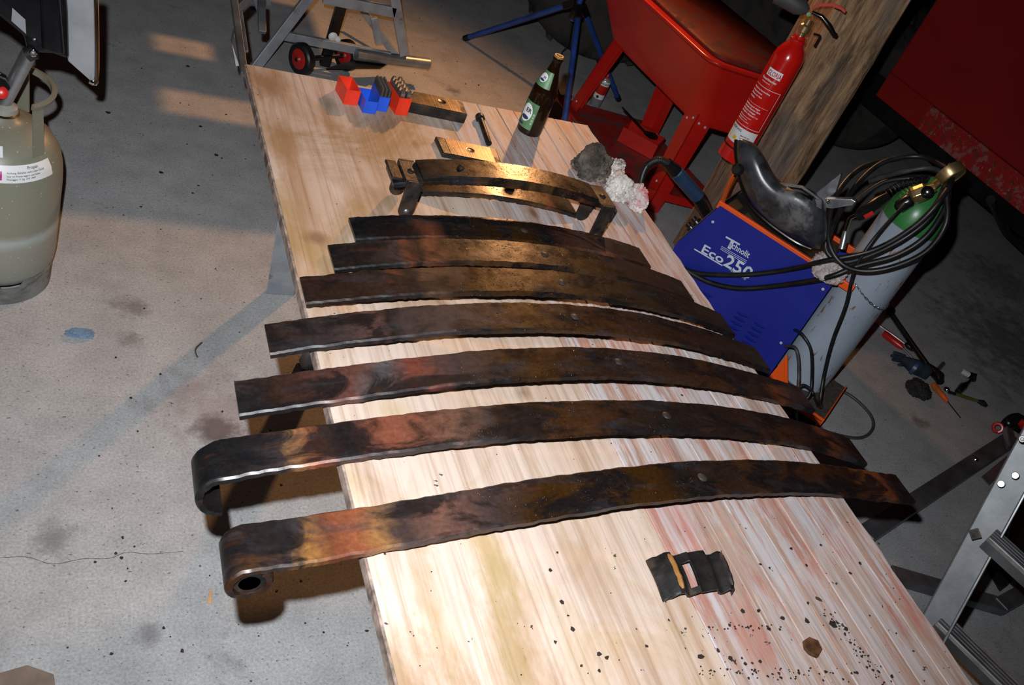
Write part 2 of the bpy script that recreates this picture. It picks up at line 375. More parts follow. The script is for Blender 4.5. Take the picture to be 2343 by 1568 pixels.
def mat_spring(name, stops, seed, oil=(.3, .8)):
    """forged steel under oil and rust, UV.x runs 0..1 along the leaf, UV.y across"""
    m, nt, b = newmat(name); n = N(nt); uv = n.mapping(n.tc('UV'), (1, 1, 1)); ob = n.mapping(n.tc(), (1, 1, 1), (seed*3.1, seed*1.7, 0))
    x = n.sep(uv)[0]
    wob = n.noise(ob, 9, 5, .6); wob2 = n.noise(ob, 30, 4, .6)
    xx = n.math('ADD', x, n.math('MULTIPLY', n.math('SUBTRACT', wob, .5), .10))
    xx = n.math('ADD', xx, n.math('MULTIPLY', n.math('SUBTRACT', wob2, .5), .012))
    base = n.ramp(xx, stops)
    blk = n.noise(n.mapping(ob, (1, 2.2, 1), (5, 0, 0)), 6.5, 6, .62, .9)
    c = n.mix(n.ramp(blk, [(.47, 0.), (.57, .92)]), base, (.006, .006, .007))
    rs = n.noise(n.mapping(ob, (1.2, 3, 1), (0, 8, 0)), 8, 7, .66, .7)
    c = n.mix(n.ramp(rs, [(.58, 0.), (.70, .6)]), c, (.075, .026, .012))
    gr = n.noise(n.mapping(ob, (1.5, 4, 1), (2, 3, 0)), 7, 5, .6, .5)
    c = n.mix(n.ramp(gr, [(.54, 0.), (.68, .60)]), c, (.026, .027, .033))
    fin = n.noise(ob, 120, 4, .7); c = n.mix(1., c, n.ramp(fin, [(.3, .7), (.7, 1.2)]), 'MULTIPLY')
    n.link(c, b.inputs['Base Color']); b.inputs['Metallic'].default_value = .15
    wet = n.ramp(xx, [(max(0, oil[0]-.05), 0.), (oil[0]+.03, 1.), (oil[1]-.05, 1.), (min(1, oil[1]+.05), .15)])
    r = n.math('ADD', n.math('MULTIPLY', wob2, .34), n.math('SUBTRACT', .22, n.math('MULTIPLY', wet, .12)))
    n.link(r, b.inputs['Roughness']); b.inputs['Specular IOR Level'].default_value = .62
    drop = n.ramp(n.voronoi(ob, 190), [(.0, 1.), (.18, .8), (.30, 0.)])
    msk = n.ramp(n.noise(ob, 11, 3), [(.50, 0.), (.56, 1.)])
    msk = n.math('MULTIPLY', msk, n.ramp(n.noise(ob, 95, 2), [(.50, 0.), (.54, 1.)]))
    dr = n.math('MULTIPLY', n.math('MULTIPLY', drop, msk), wet)
    nrm = n.bump(n.math('ADD', n.math('MULTIPLY', wob, 1.), n.math('MULTIPLY', fin, .04)), .22, .006)
    n.link(n.bump(dr, 1., .003, nrm), b.inputs['Normal']); return m
DK, BR, OR, GY, YE, BK = (.020, .010, .007), (.042, .017, .007), (.13, .040, .018), (.038, .027, .026), (.25, .115, .032), (.008, .007, .0065)
OIL = (.034, .014, .003)
M['spring_a'] = mat_spring('spring_a', [(0, BR), (.035, GY), (.055, YE), (.072, OR), (.10, (.22, .065, .028)), (.125, (.25, .12, .04)), (.15, GY), (.20, (.13, .062, .045)), (.26, GY), (.31, OIL), (.48, OIL), (.52, BK), (.62, BR), (.80, BR), (.86, DK), (.89, (.24, .085, .02)), (.94, OR), (.96, BK)], 1, (.28, .52))
M['spring_b'] = mat_spring('spring_b', [(0, BK), (.06, GY), (.075, (.30, .15, .06)), (.10, (.28, .08, .035)), (.14, GY), (.18, (.20, .062, .035)), (.27, (.12, .06, .04)), (.31, GY), (.33, OIL), (.45, BR), (.55, BK), (.68, DK), (.80, BR), (.87, DK), (.90, OR), (.94, GY), (.97, BK)], 2, (.32, .50))
M['spring_c'] = mat_spring('spring_c', [(0, GY), (.05, DK), (.15, (.10, .04, .03)), (.19, (.085, .08, .085)), (.23, (.16, .04, .025)), (.30, GY), (.36, OIL), (.55, DK), (.75, BR), (.87, DK), (.91, OR), (.95, GY)], 3, (.33, .6))
M['spring_d'] = mat_spring('spring_d', [(0, DK), (.10, GY), (.18, (.10, .05, .04)), (.20, BK), (.22, GY), (.32, GY), (.38, OIL), (.60, BR), (.80, DK), (.95, DK)], 4, (.34, .75))
M['spring_e'] = mat_spring('spring_e', [(0, DK), (.14, DK), (.17, OR), (.20, BK), (.22, (.085, .045, .026)), (.28, DK), (.34, OIL), (.6, (.045, .023, .010)), (.8, DK), (.95, DK)], 5, (.3, .8))
M['spring_f'] = mat_spring('spring_f', [(0, BK), (.14, GY), (.17, OR), (.20, BK), (.23, OR), (.28, DK), (.32, (.05, .023, .008)), (.65, (.055, .028, .011)), (.8, DK), (.95, DK)], 6, (.28, .8))
M['spring_g'] = mat_spring('spring_g', [(0, BK), (.16, DK), (.22, OR), (.28, BK), (.5, OIL), (.6, BK), (.8, (.15, .055, .03)), (.9, DK)], 7, (.3, .7))
M['spring_h'] = mat_spring('spring_h', [(0, BK), (.2, DK), (.3, (.07, .034, .012)), (.75, (.07, .034, .012)), (.8, OR), (.9, BK)], 9, (.2, .9))
M['spring_edge'] = plain('spring_edge', (.045, .036, .032), .5, .3, .35, 40, bump=.5, bscale=150)
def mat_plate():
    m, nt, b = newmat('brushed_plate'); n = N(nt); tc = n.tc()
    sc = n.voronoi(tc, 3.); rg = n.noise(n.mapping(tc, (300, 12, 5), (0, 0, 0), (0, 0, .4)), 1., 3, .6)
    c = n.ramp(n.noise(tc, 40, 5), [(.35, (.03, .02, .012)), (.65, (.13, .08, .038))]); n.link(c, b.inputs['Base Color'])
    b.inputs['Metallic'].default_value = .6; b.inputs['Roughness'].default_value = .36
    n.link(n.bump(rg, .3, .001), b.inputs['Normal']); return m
M['plate'] = mat_plate()
def mat_rusty(name, base, rough=.45, zband=None):
    m, nt, b = newmat(name); n = N(nt); tc = n.tc()
    c = n.ramp(n.noise(tc, 3, 4), [(.3, tuple(x*.85 for x in base)), (.7, base)])
    r1 = n.noise(tc, 26, 8, .72, .5); c2 = n.mix(n.ramp(r1, [(.53, 0.), (.58, 1.)]), c, (.10, .045, .02))
    r2 = n.noise(tc, 17, 8, .75, .2); c2 = n.mix(n.ramp(r2, [(.52, 0.), (.57, .8)]), c2, (.34, .14, .13))
    c2 = n.mix(n.ramp(n.noise(tc, 45, 6, .7), [(.62, 0.), (.66, .9)]), c2, (.32, .27, .24))
    if zband:  # rust only in the band near the lower hem
        z = n.sep(tc)[2]; msk = n.ramp(n.math('ADD', z, n.math('MULTIPLY', r1, .02)), [(zband, 1.), (zband+.012, 0.)]); c = n.mix(msk, c, c2)
    else: c = c2
    n.link(c, b.inputs['Base Color']); b.inputs['Roughness'].default_value = rough
    return m
def mat_cyl():
    m, nt, b = newmat('argon_paint'); n = N(nt); tc = n.tc()
    c = n.ramp(n.noise(tc, 4, 4), [(.3, (.30, .36, .43)), (.7, (.38, .44, .52))])
    s = n.noise(n.mapping(tc, (40, 40, 9)), 1., 6, .7, .3); c = n.mix(n.ramp(s, [(.61, 0.), (.64, .9)]), c, (.19, .085, .035))
    s2 = n.noise(n.mapping(tc, (8, 8, 8)), 1., 5, .7, .3); c = n.mix(n.ramp(s2, [(.62, 0.), (.75, .35)]), c, (.28, .20, .24))
    n.link(c, b.inputs['Base Color']); b.inputs['Roughness'].default_value = .35
    return m
M['argon'] = mat_cyl()
def mat_propane():
    m, nt, b = newmat('propane_paint'); n = N(nt); tc = n.tc(); z = n.sep(tc)[2]
    wob = n.noise(tc, 9, 6, .65)
    zz = n.math('ADD', z, n.math('MULTIPLY', n.math('SUBTRACT', wob, .5), .035))
    c = n.ramp(n.math('DIVIDE', zz, .6), [(.10, (.23, .25, .22)), (.20, (.25, .245, .20)), (.30, (.27, .265, .22)), (.345, (.36, .40, .37)), (.375, (.25, .245, .19)), (.7, (.20, .20, .15)), (1, (.19, .185, .14))])
    c = n.mix(n.ramp(n.noise(tc, 150, 2), [(.70, 0.), (.73, .8)]), c, (.6, .6, .55))
    n.link(c, b.inputs['Base Color']); b.inputs['Roughness'].default_value = .42; return m
M['propane'] = mat_propane()
def mat_glass():
    m, nt, b = newmat('brown_glass'); b.inputs['Base Color'].default_value = (.012, .005, .002, 1); b.inputs['Roughness'].default_value = .09
    b.inputs['Transmission Weight'].default_value = .12; b.inputs['IOR'].default_value = 1.5; return m
M['glass'] = mat_glass()
M['bright_dot'] = plain('bright_dot', (.62, .64, .66), .3, .2, .05)

# ================================================================ SETTING
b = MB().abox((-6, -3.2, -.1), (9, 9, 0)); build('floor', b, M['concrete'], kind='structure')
T = .75    # table top level
for nm, a, c in (('wall_back', (-6, 9, 0), (9, 9.2, 4)), ('wall_left', (-6.2, -3.2, 0), (-6, 9.2, 4)), ('wall_right', (9, -3.2, 0), (9.2, 9.2, 4)), ('wall_front', (-6, -3.4, 0), (9, -3.2, 4)), ('ceiling', (-6.2, -3.4, 4), (9.2, 9.2, 4.2))):
    build(nm, MB().abox(a, c), M['wall_dark'], kind='structure')

# ================================================================ TABLE
tb = thing('workbench', (.97, 1.3, 0), 'workbench top of pale plywood and whitewashed planks on trestles, carrying the leaf springs', 'workbench')
XL, XS, XR, YF, YN, TH = .465, .9885, 1.475, 2.30, -.15, .022
def board(name, x0, x1, y1, mat, edge=None, ragged=False):
    mb = MB(); g = .0009
    ny = 60; vs = []
    r = random.Random(int(x0*1000))
    for i in range(ny+1):
        y = YN+(y1-YN)*i/ny
        xr = x1-g+(r.uniform(-.003, .0015) if ragged else 0)
        vs += [(x0+g, y, T-TH), (xr, y, T-TH), (xr, y, T), (x0+g, y, T)]
    fs = [(i*4+k, i*4+(k+1) % 4, i*4+4+(k+1) % 4, i*4+4+k) for i in range(ny) for k in range(4)]+[(0, 1, 2, 3), (ny*4+3, ny*4+2, ny*4+1, ny*4)]
    mb.add(vs, fs); o = build(name, mb, mat, tb, bevel=.0012, seg=1)
    return o
board('plywood_board', XL, XS, YF-.012, M['plywood'])
pe = MB().abox((XL-.0035, YN, T-TH), (XL+.0005, YF-.013, T-.0015)); build('board_edge', pe, M['ply_edge'], tb, label='weathered grey-brown edge of the plywood')
sx = [XS, 1.108, 1.168, 1.224, 1.30, 1.358, 1.418, XR]
for i in range(7): board('plank', sx[i], sx[i+1], YF+.012+rnd.uniform(-.002, .002), M['plank_wood'], ragged=(i == 6))
# trestle leg showing below the left edge, and bearers
lg = MB(); q0, q1 = P(608, 673), P(673, 677)
top = Vector((.62, 2.22, T-TH-.05)); dv = (q1-q0)
lg.hexa([q0, q1, q1+Vector((.03, .05, 0)), q0+Vector((.03, .05, 0)), top-dv*.3, top+dv*.3, top+dv*.3+Vector((.03, .04, 0)), top-dv*.3+Vector((.03, .04, 0))])
build('trestle_leg', lg, M['steel_grey'], tb, bevel=.003, label='grey splayed trestle leg below the left edge')
for (xa, ya, xb, yb) in ((.75, 2.0, .95, 2.08), (1.3, 2.2, 1.25, 2.1), (.62, .25, .75, .35), (1.35, .2, 1.2, .3)):
    build('trestle_leg', MB().bar((xa, ya, 0), (xb, yb, T-TH-.05), .06, .04, (0, 1, 0)), M['steel_grey'], tb)
for y in (.3, 2.12): build('bearer', MB().abox((.55, y-.03, T-TH-.055), (1.42, y+.03, T-TH-.0005)), M['steel_grey'], tb)

# rust flakes and dirt crumbs on the bench
def chip(mb, p, s, th=.0012, r=rnd):
    n = r.randint(5, 8); a0 = r.random()*6
    poly = [Vector((p.x+math.cos(a0+k*2*PI/n)*s*r.uniform(.45, 1.2), p.y+math.sin(a0+k*2*PI/n)*s*r.uniform(.45, 1.2), p.z)) for k in range(n)]
    mb.prism(poly, (0, 0, th))
fl = MB()
for (u, v, s) in ((1285,1378,6),(1258,1305,6),(1310,1440,6),(1370,1498,6),(1330,1525,4),(1388,1505,5),(1603,1503,8),(1643,1490,6),(1700,1400,6),(1760,1300,4),(1735,1398,5),(1790,1415,6),(1845,1420,7),(1905,1430,10),(1935,1440,6),(1760,1440,5),(1945,1312,5),(1968,1290,5),(1878,1248,4),(1848,1380,4),(2010,1245,4),(1810,1256,5),(1845,1295,4),(1740,1292,4),(1270,1470,4),(1371,1535,4),(1300,1410,3),(1480,1480,4),(1530,1420,3),(1672,1508,6),(1705,1520,6),(1740,1515,5),(1275,1265,3),(1860,910,3),(1560,905,4),(1610,935,4),(1090,1150,3),(880,1268,3),(875,1040,3),(2050,1450,3),(1990,1410,3),(1960,1540,4),(2040,1548,5),(1300,465,2),(1230,530,2)):
    chip(fl, P(u, v, T+.0002), s*.00078)
for _ in range(170):
    x = rnd.uniform(.5, 1.45); y = rnd.triangular(.25, 2.2, .45); chip(fl, Vector((x, y, T+.0002)), rnd.uniform(.0005, .0014))
for k in range(60):
    t = rnd.random(); c = P(1880+150*t+rnd.gauss(0, 7), 1390+180*t+rnd.gauss(0, 6), T+.0002); chip(fl, c, rnd.uniform(.0007, .0028))
for k in range(70):
    chip(fl, P(rnd.uniform(1600, 1960), 1540+rnd.gauss(0, 10), T+.0002), rnd.uniform(.0007, .0028))
for k in range(25):
    chip(fl, P(rnd.uniform(1620, 1800), 1438+rnd.gauss(0, 5), T+.0002), rnd.uniform(.001, .003))
build('rust_flakes', fl, M['flake'], label='black rust flakes and crumbs scattered over the workbench top', cat='rust flakes', kind='stuff')
ch = MB(); poly = [P(*p, T+.0003) for p in ((1835,1470),(1848,1462),(1868,1470),(1878,1490),(1868,1508),(1850,1500),(1838,1487))]; ch.prism(poly, (0, 0, .006))
build('rust_scab', ch, plain('scab', (.10, .038, .012), .7, 0, .4, 60), bevel=.001, label='brown scab of rust lying on the near end of the whitewashed planks', cat='rust chip')

# ================================================================ LEAF SPRINGS
LEAVES = {
1: dict(c=((.461,.787),(1.463,.879)), x=(.30,1.735), pts=[(.31,-.001),(.379,-.004),(.453,.006),(.573,.021),(.715,.039),(.876,.046),(1.056,.048),(1.243,.040),(1.458,.004),(1.646,-.040),(1.72,-.055)], m='spring_a', eye=1),
2: dict(c=((.456,.968),(1.473,.998)), x=(.29,1.66), pts=[(.292,-.037),(.328,-.029),(.438,-.004),(.526,.013),(.651,.032),(.812,.051),(.936,.058),(1.124,.058),(1.252,.048),(1.459,.005),(1.613,-.033)], m='spring_b', eye=2),
3: dict(c=((.455,1.088),(1.477,1.133)), x=(.32,1.58), pts=[(.327,-.023),(.436,-.002),(.53,.020),(.723,.056),(.872,.070),(1.036,.071),(1.19,.060),(1.364,.028),(1.529,-.010)], m='spring_c'),
4: dict(c=((.457,1.221),(1.474,1.248)), x=(.385,1.515), pts=[(.392,-.014),(.481,.010),(.607,.038),(.762,.062),(.916,.075),(1.055,.074),(1.171,.064),(1.3,.042),(1.474,0),(1.51,-.01)], m='spring_d'),
5: dict(c=((.462,1.338),(1.451,1.351)), x=(.462,1.465), pts=[(.462,0),(.608,.030),(.719,.050),(.798,.060),(.959,.074),(1.109,.065),(1.276,.043),(1.451,0)], m='spring_e'),
6: dict(c=((.536,1.451),(1.395,1.467)), x=(.536,1.41), pts=[(.536,0),(.695,.031),(.835,.052),(.975,.058),(1.179,.042),(1.395,0)], m='spring_f'),
7: dict(c=((.601,1.562),(1.338,1.588)), x=(.601,1.345), pts=[(.601,0),(.726,.022),(.878,.035),(1.026,.038),(1.18,.026),(1.338,0)], m='spring_g'),
}
LAB = {
1: 'nearest leaf spring, longest, its left end rolled into a closed eye',
2: 'second leaf spring from the near end, its left end bent down in an open hook',
3: 'third leaf spring from the near end, square-cut, red streak near its left end',
4: 'fourth leaf spring from the near end, square-cut, left end overhanging the bench edge',
5: 'fifth leaf spring from the near end, left end flush with the bench edge',
6: 'sixth leaf spring from the near end, glistening with orange-lit oil drops',
7: 'shortest of the seven bare leaf springs, farthest from the near end of the bench'}
def sweep_leaf(path, y0f, wd, th, seed, rag=.0012, ta=0, tb_=0):
    """path: centre-line (x,z,u) ; y0f(x) near edge; returns MB with UV"""
    r = random.Random(seed); mb = MB(); n = len(path); prof = [(0, -.5), (0, .25), (.045, .5), (.5, .5), (.955, .5), (1, .25), (1, -.5), (.5, -.5)]
    jn = jf = 0
    for i, (x, z, u) in enumerate(path):
        a = path[max(i-1, 0)]; c = path[min(i+1, n-1)]; t = Vector((c[0]-a[0], 0, c[1]-a[1])).normalized(); nn = Vector((-t.z, 0, t.x))
        jn = .6*jn+r.uniform(-rag, rag); jf = .6*jf+r.uniform(-rag, rag)
        for (a_, h) in prof:
            y = y0f(x)+a_*wd+(jn if a_ < .2 else jf if a_ > .8 else 0)
            hh = h*th+((r.uniform(-.0012, .0008)) if h < 0 and a_ != .5 else 0)
            mb.v.append(Vector((x, y, z))+nn*hh); mb.uv[len(mb.v)-1] = (u, a_)
    k = len(prof)
    mb.f += [(i*k+j, i*k+(j+1) % k, (i+1)*k+(j+1) % k, (i+1)*k+j) for i in range(n-1) for j in range(k)]
    mb.f += [tuple(range(k)), tuple(range((n-1)*k, n*k))[::-1]]
    return mb
WD, TK = .080, .011
for k, L in LEAVES.items():
    (xa, ya), (xb, yb) = L['c']; sl = (yb-ya)/(xb-xa); y0f = lambda x, ya=ya, xa=xa, sl=sl: ya+sl*(x-xa)
    xs = np.array([p[0] for p in L['pts']]); zs = np.array([p[1] for p in L['pts']]); co = np.polyfit(xs, zs, 4 if k < 5 else 3)
    xx_ = np.linspace(max(L['x'][0], .463), min(L['x'][1], 1.477), 80); lift = max(0, -float(np.polyval(co, xx_).min()))
    zf = lambda x, co=co, lift=lift: T+float(np.polyval(co, x))+lift+TK/2+.0022
    x0, x1 = L['x']; path = []
    nx = 150
    core = [(x0+(x1-x0)*i/nx, zf(x0+(x1-x0)*i/nx)) for i in range(nx+1)]
    pre = []
    if L.get('eye'):
        rr, tot = (.0285, 318) if L['eye'] == 1 else (.043, 165)
        sl0 = math.atan2(core[1][1]-core[0][1], core[1][0]-core[0][0]); cx_, cz_ = core[0][0]+math.sin(sl0)*rr, core[0][1]-math.cos(sl0)*rr
        na = 26
        for i in range(na, 0, -1):
            a = PI/2+sl0+math.radians(tot)*i/na; rq = rr-(.001*i/na)
            pre.append((cx_+math.cos(a)*rq, cz_+math.sin(a)*rq))
    allp = pre+core; lens = [0]
    for i in range(1, len(allp)): lens.append(lens[-1]+math.hypot(allp[i][0]-allp[i-1][0], allp[i][1]-allp[i-1][1]))
    off = lens[len(pre)]; tot = lens[-1]
    path = [(p[0], p[1], max(0, (lens[i]-off)/(tot-off)) if i >= len(pre) else 0.) for i, p in enumerate(allp)]
    mid = (x0+x1)/2+.02; cyc = y0f(mid)+WD/2; zc = zf(mid)+TK/2
    root = thing('leaf_spring', (mid, cyc, T), LAB[k], 'leaf spring', 'bare leaf springs laid across the workbench')
    build('leaf', sweep_leaf(path, y0f, WD, TK, k), M[L['m']], root, smooth=True, flat_ang=35)
    px = {1: 1.085, 2: 1.075, 3: 1.02}.get(k, mid)
    pin = MB().lathe((px, y0f(px)+WD*.5, zf(px)+TK/2-.002), (0, 0, 1), [(.0095, 0), (.0095, .002), (.007, .0042), (.0, .005)], 16)
    build('centre_bolt', pin, M['spring_edge'], root, smooth=True, label='dull steel centre rivet')
    if k == 1:
        bs = MB(); bx = allp[0]
        a = Vector((cx_, y0f(cx_)+.003, cz_)); bs.lathe(a, (0, 1, 0), [(.0215, 0), (.0215, WD-.006), (.015, WD-.006), (.0135, WD-.01), (.0135, .004), (.015, .0)], 28)
        build('bushing', bs, M['dark_iron'], root, smooth=True, label='dark steel bush in the eye')

# clamped leaf assembly ------------------------------------------------------------
ca = thing('clamped_leaf_spring', (.98, 1.74, T), 'short leaf spring pair with riveted strap clips at both ends, standing on the clip legs', 'leaf spring')
def lf(name, x0, x1, ya, yb, za, zb, apex, wd, th, mat, parent, seed, nx=70, **kw):
    sl = (yb-ya)/(x1-x0); path = [(x0+(x1-x0)*i/nx, za+(zb-za)*i/nx+apex*(1-((i/nx)*2-1)**2), i/nx) for i in range(nx+1)]
    return build(name, sweep_leaf(path, lambda x: ya+sl*(x-x0), wd, th, seed, .0007), M[mat], parent, smooth=True, flat_ang=35, **kw)
lf('lower_leaf', .695, 1.250, 1.694, 1.697, T+.072, T+.086, .034, .074, .010, 'spring_h', ca, 11)
lf('upper_leaf', .757, 1.20, 1.697, 1.699, T+.0960, T+.1045, .0225, .074, .010, 'spring_h', ca, 12)
for side, x, zt in ((-1, .738, T+.089), (1, 1.226, T+.099)):
    yn, yf = 1.690, 1.772; s_ = MB(); hw = .021
    s_.abox((x-hw, yn, zt-.004), (x+hw, yf, zt+.004)); build('clip_strap', s_, M['dark_iron'], ca, bevel=.0015)
    for y, zb_ in ((yn, T+.0004), (yf, T+.0005)):
        lp = MB(); sgn = -1 if y == yn else 1; hw2 = hw*.85
        pf = [(x-hw2, zt+.004), (x+hw2, zt+.004)]+[(x+hw2*math.cos(-a), zb_+hw2+hw2*math.sin(-a)) for a in [PI*i/8 for i in range(9)]]
        lp.prism([(px, y, pz) for px, pz in pf], (0, sgn*.006, 0)); o = build('clip_leg', lp, M['dark_iron'], ca, bevel=.0012)
        rv = MB().lathe((x, y+sgn*.006, zb_+hw2*1.0), (0, sgn, 0), [(.006, -.001), (.006, .001), (.003, .003), (0, .0035)], 14); build('clip_rivet', rv, M['zinc'], o, smooth=True, label='shiny worn rivet')
    rv = MB().lathe((x, 1.730, zt+.003), (0, 0, 1), [(.009, 0), (.009, .001), (.006, .004), (0, .005)], 16); build('rivet', rv, M['dark_iron'], ca, smooth=True)
cp = MB().abox((.688, 1.698, T+.0835), (.713, 1.770, T+.0905)); build('end_plate', cp, M['dark_iron'], ca, bevel=.002)
rv = MB().lathe((.85, 1.735, T+.117), (0, 0, 1), [(.008, 0), (.008, .003), (.004, .006), (0, .007)], 10); build('rivet', rv, M['dark_iron'], ca, smooth=True)
l2 = thing('short_leaf_spring', (1.0, 1.81, T), 'short leaf spring lying on the bench just beneath and behind the clamped spring pair', 'leaf spring')
lf('leaf', .80, 1.217, 1.781, 1.779, T+.0066, T+.0066, .020, .070, .010, 'spring_h', l2, 21)

# two steel wedge plates
def plate(name, tops, th, label, hole, zt):
    root = thing(name, sum((P(*p, T) for p in tops), Vector())/4, label, 'steel plate', 'steel wedge plates at the far end')
    top = [P(*p, zt) for p in tops]; mb = MB().prism([Vector((p.x, p.y, T+.0005)) for p in top], (0, 0, zt-T-.0005)); build('plate_body', mb, M['dark_iron'], root, bevel=.003)
    c = sum(top, Vector())/4; a = [c+(p-c)*.93 for p in top]
    for i in (0, 3): a[i] = a[i]+(a[1]-a[0])*.12
    for i in (1, 2): a[i] = a[i]-(a[1]-a[0])*(.10)
    mb = MB().prism([p-Vector((0, 0, .0004)) for p in a], (0, 0, .0011)); build('worn_face', mb, M['plate'], root, label='brushed bronze-brown top face with curved wear marks')
    h = P(*hole, zt); mb = MB().lathe(h-Vector((0, 0, .0002)), (0, 0, 1), [(.0125, 0), (.0125, .0016), (.009, .0016), (.008, .0011), (.0, .0011)], 22); build('drill_hole', mb, M['black_steel'], root, smooth=True)
plate('steel_plate', [(996,311),(1135,340),(1150,377),(1014,350)], .014, 'thin parallelogram steel plate with a hole, lying just beyond the clamped spring', (1076,344), T+.014)
plate('steel_plate', [(948,208),(1058,232),(1070,262),(925,232)], .03, 'thick steel block with a hole, partly behind the red stamp box', (1011,233), T+.030)
# bolt
bt = thing('steel_bolt', P(1110, 300, T), 'dark rusty steel bolt lying beside the beer bottle', 'bolt')
a, c = P(1099, 272, T+.010), P(1119, 330, T+.0095); d = (c-a).normalized()
build('shank', MB().tube([a, a+(c-a)*.5, c-d*.004, c], [.0082, .0082, .0082, .0060], 14), M['dark_iron'], bt, smooth=True)
build('bolt_head', MB().tube([a-d*.014, a-d*.012, a+d*.001], [.010, .0125, .0125], 14), M['dark_iron'], bt, smooth=True)

# spring pad ---------------------------------------------------------------------
pad = thing('spring_pad', P(1577, 1328, T), 'black pressed steel spring pad with a slot, alone on the near end of the bench', 'steel pad')
nearl, nearr, farl, farr = P(1516, 1380, T), P(1672, 1366, T), P(1476, 1285, T), P(1640, 1280, T)
prof = [(0, .004), (.055, .012), (.10, .013), (.17, .024), (.24, .025), (.30, .016), (.34, .014), (.42, .020), (.47, .024), (.50, .022), (.62, .026), (.70, .027), (.745, .018), (.80, .014), (.84, .015), (.90, .024), (.96, .022), (1.0, .006)]
ringsT = []; nv = 9
def padpt(s, t, z): return farl.lerp(farr, s).lerp(nearl.lerp(nearr, s), t)+Vector((0, 0, z))
def in_slot(s, t): return .37 < s < .46 and .30 < t < .86
mb = MB(); S = sorted(set([p[0] for p in prof]+[.37, .46])); Z = [float(np.interp(s, [p[0] for p in prof], [p[1] for p in prof])) for s in S]; TT = [0, .10, .25, .40, .55, .72, .86, .93, 1]
idx = {}
for layer in (0, 1):
    for i, s in enumerate(S):
        for j, t in enumerate(TT):
            bow = .004*(1-(2*t-1)**2); zz = Z[i]+bow; zz = zz if layer else max(.0006, zz-.005)
            idx[layer, i, j] = len(mb.v); mb.v.append(padpt(s, t, zz))
def cell_in(i, j): return in_slot((S[i]+S[i+1])/2, (TT[j]+TT[j+1])/2)
ns, ntt = len(S), len(TT)
for i in range(ns-1):
    for j in range(ntt-1):
        if cell_in(i, j): continue
        for layer in (0, 1): mb.f.append((idx[layer, i, j], idx[layer, i+1, j], idx[layer, i+1, j+1], idx[layer, i, j+1]))
        for (di, dj, e) in ((-1, 0, ((i, j), (i, j+1))), (1, 0, ((i+1, j), (i+1, j+1))), (0, -1, ((i, j), (i+1, j))), (0, 1, ((i, j+1), (i+1, j+1)))):
            ii, jj = i+di, j+dj
            if ii < 0 or jj < 0 or ii >= ns-1 or jj >= ntt-1 or cell_in(ii, jj):
                mb.f.append((idx[0, e[0][0], e[0][1]], idx[0, e[1][0], e[1][1]], idx[1, e[1][0], e[1][1]], idx[1, e[0][0], e[0][1]]))
build('pad_body', mb, M['dark_iron'], pad, smooth=True, bevel=.001, flat_ang=50)
for s0, lab in ((.205, 'left'), (.93, 'right')):
    w_ = MB(); r = random.Random(3)
    pts = [padpt(s0+r.uniform(-.006, .006), .08+.84*i/10, (.0252 if s0 < .5 else .0232)+.004*(1-(2*(.08+.84*i/10)-1)**2)) for i in range(11)]
    w_.tube(pts, [.002]+[.0045]*9+[.002], 8); build('worn_ridge', w_, M['ochre'] if s0 < .5 else M['spring_edge'], pad, smooth=True, label='ochre rusted ridge')

# rags ----------------------------------------------------------------------------
from mathutils import noise as mn
def rag(name, c, rad, mat, label, seed, parent=None):
    bm = bmesh.new(); bmesh.ops.create_icosphere(bm, subdivisions=5, radius=1); mb = MB()
    vs = []
    for v in bm.verts:
        p = v.co.copy(); q = p*1.3+Vector((seed*5.1, seed*2.3, 0))
        d = 1+.38*mn.noise(q)+.22*abs(mn.noise(q*2.6))-.34*abs(mn.noise(q*3.9+Vector((3, 3, 3))))+.07*mn.noise(q*9)
        z = p.z*d*rad[2]; z = max(z, -rad[2]*.55)
        vs.append(Vector((c.x+p.x*d*rad[0], c.y+p.y*d*rad[1], c.z+z)))
    mz = min(v.z for v in vs); zb = parent if isinstance(parent, float) else T+.001
    vs = [v+Vector((0, 0, zb-mz)) for v in vs]
    mb.add(vs, [tuple(x.index for x in f.verts) for f in bm.faces]); bm.free(); return mb
rg = rag('r', P(1345, 402, T), (.052, .046, .055), None, '', 1); build('rag', rg, M['rag_grey'], smooth=True, flat_ang=80, label='crumpled grey oil-soaked rag at the right bench edge beyond the springs', cat='rag')
wr = thing('white_rag', P(1420, 440, T), 'white rag with a grey and a pink-stained fold, crumpled on the bench edge', 'rag')
build('upper_fold', rag('r', P(1402, 405, T), (.026, .034, .034), None, '', 4), M['rag_white'], wr, smooth=True, flat_ang=80)
build('stained_fold', rag('r', P(1408, 448, T), (.042, .040, .040), None, '', 6), M['rag_white'], wr, smooth=True, flat_ang=80)
build('pink_fold', rag('r', P(1447, 470, T), (.024, .042, .036), None, '', 8), M['rag_pink'], wr, smooth=True, flat_ang=80, label='pink-stained fold')

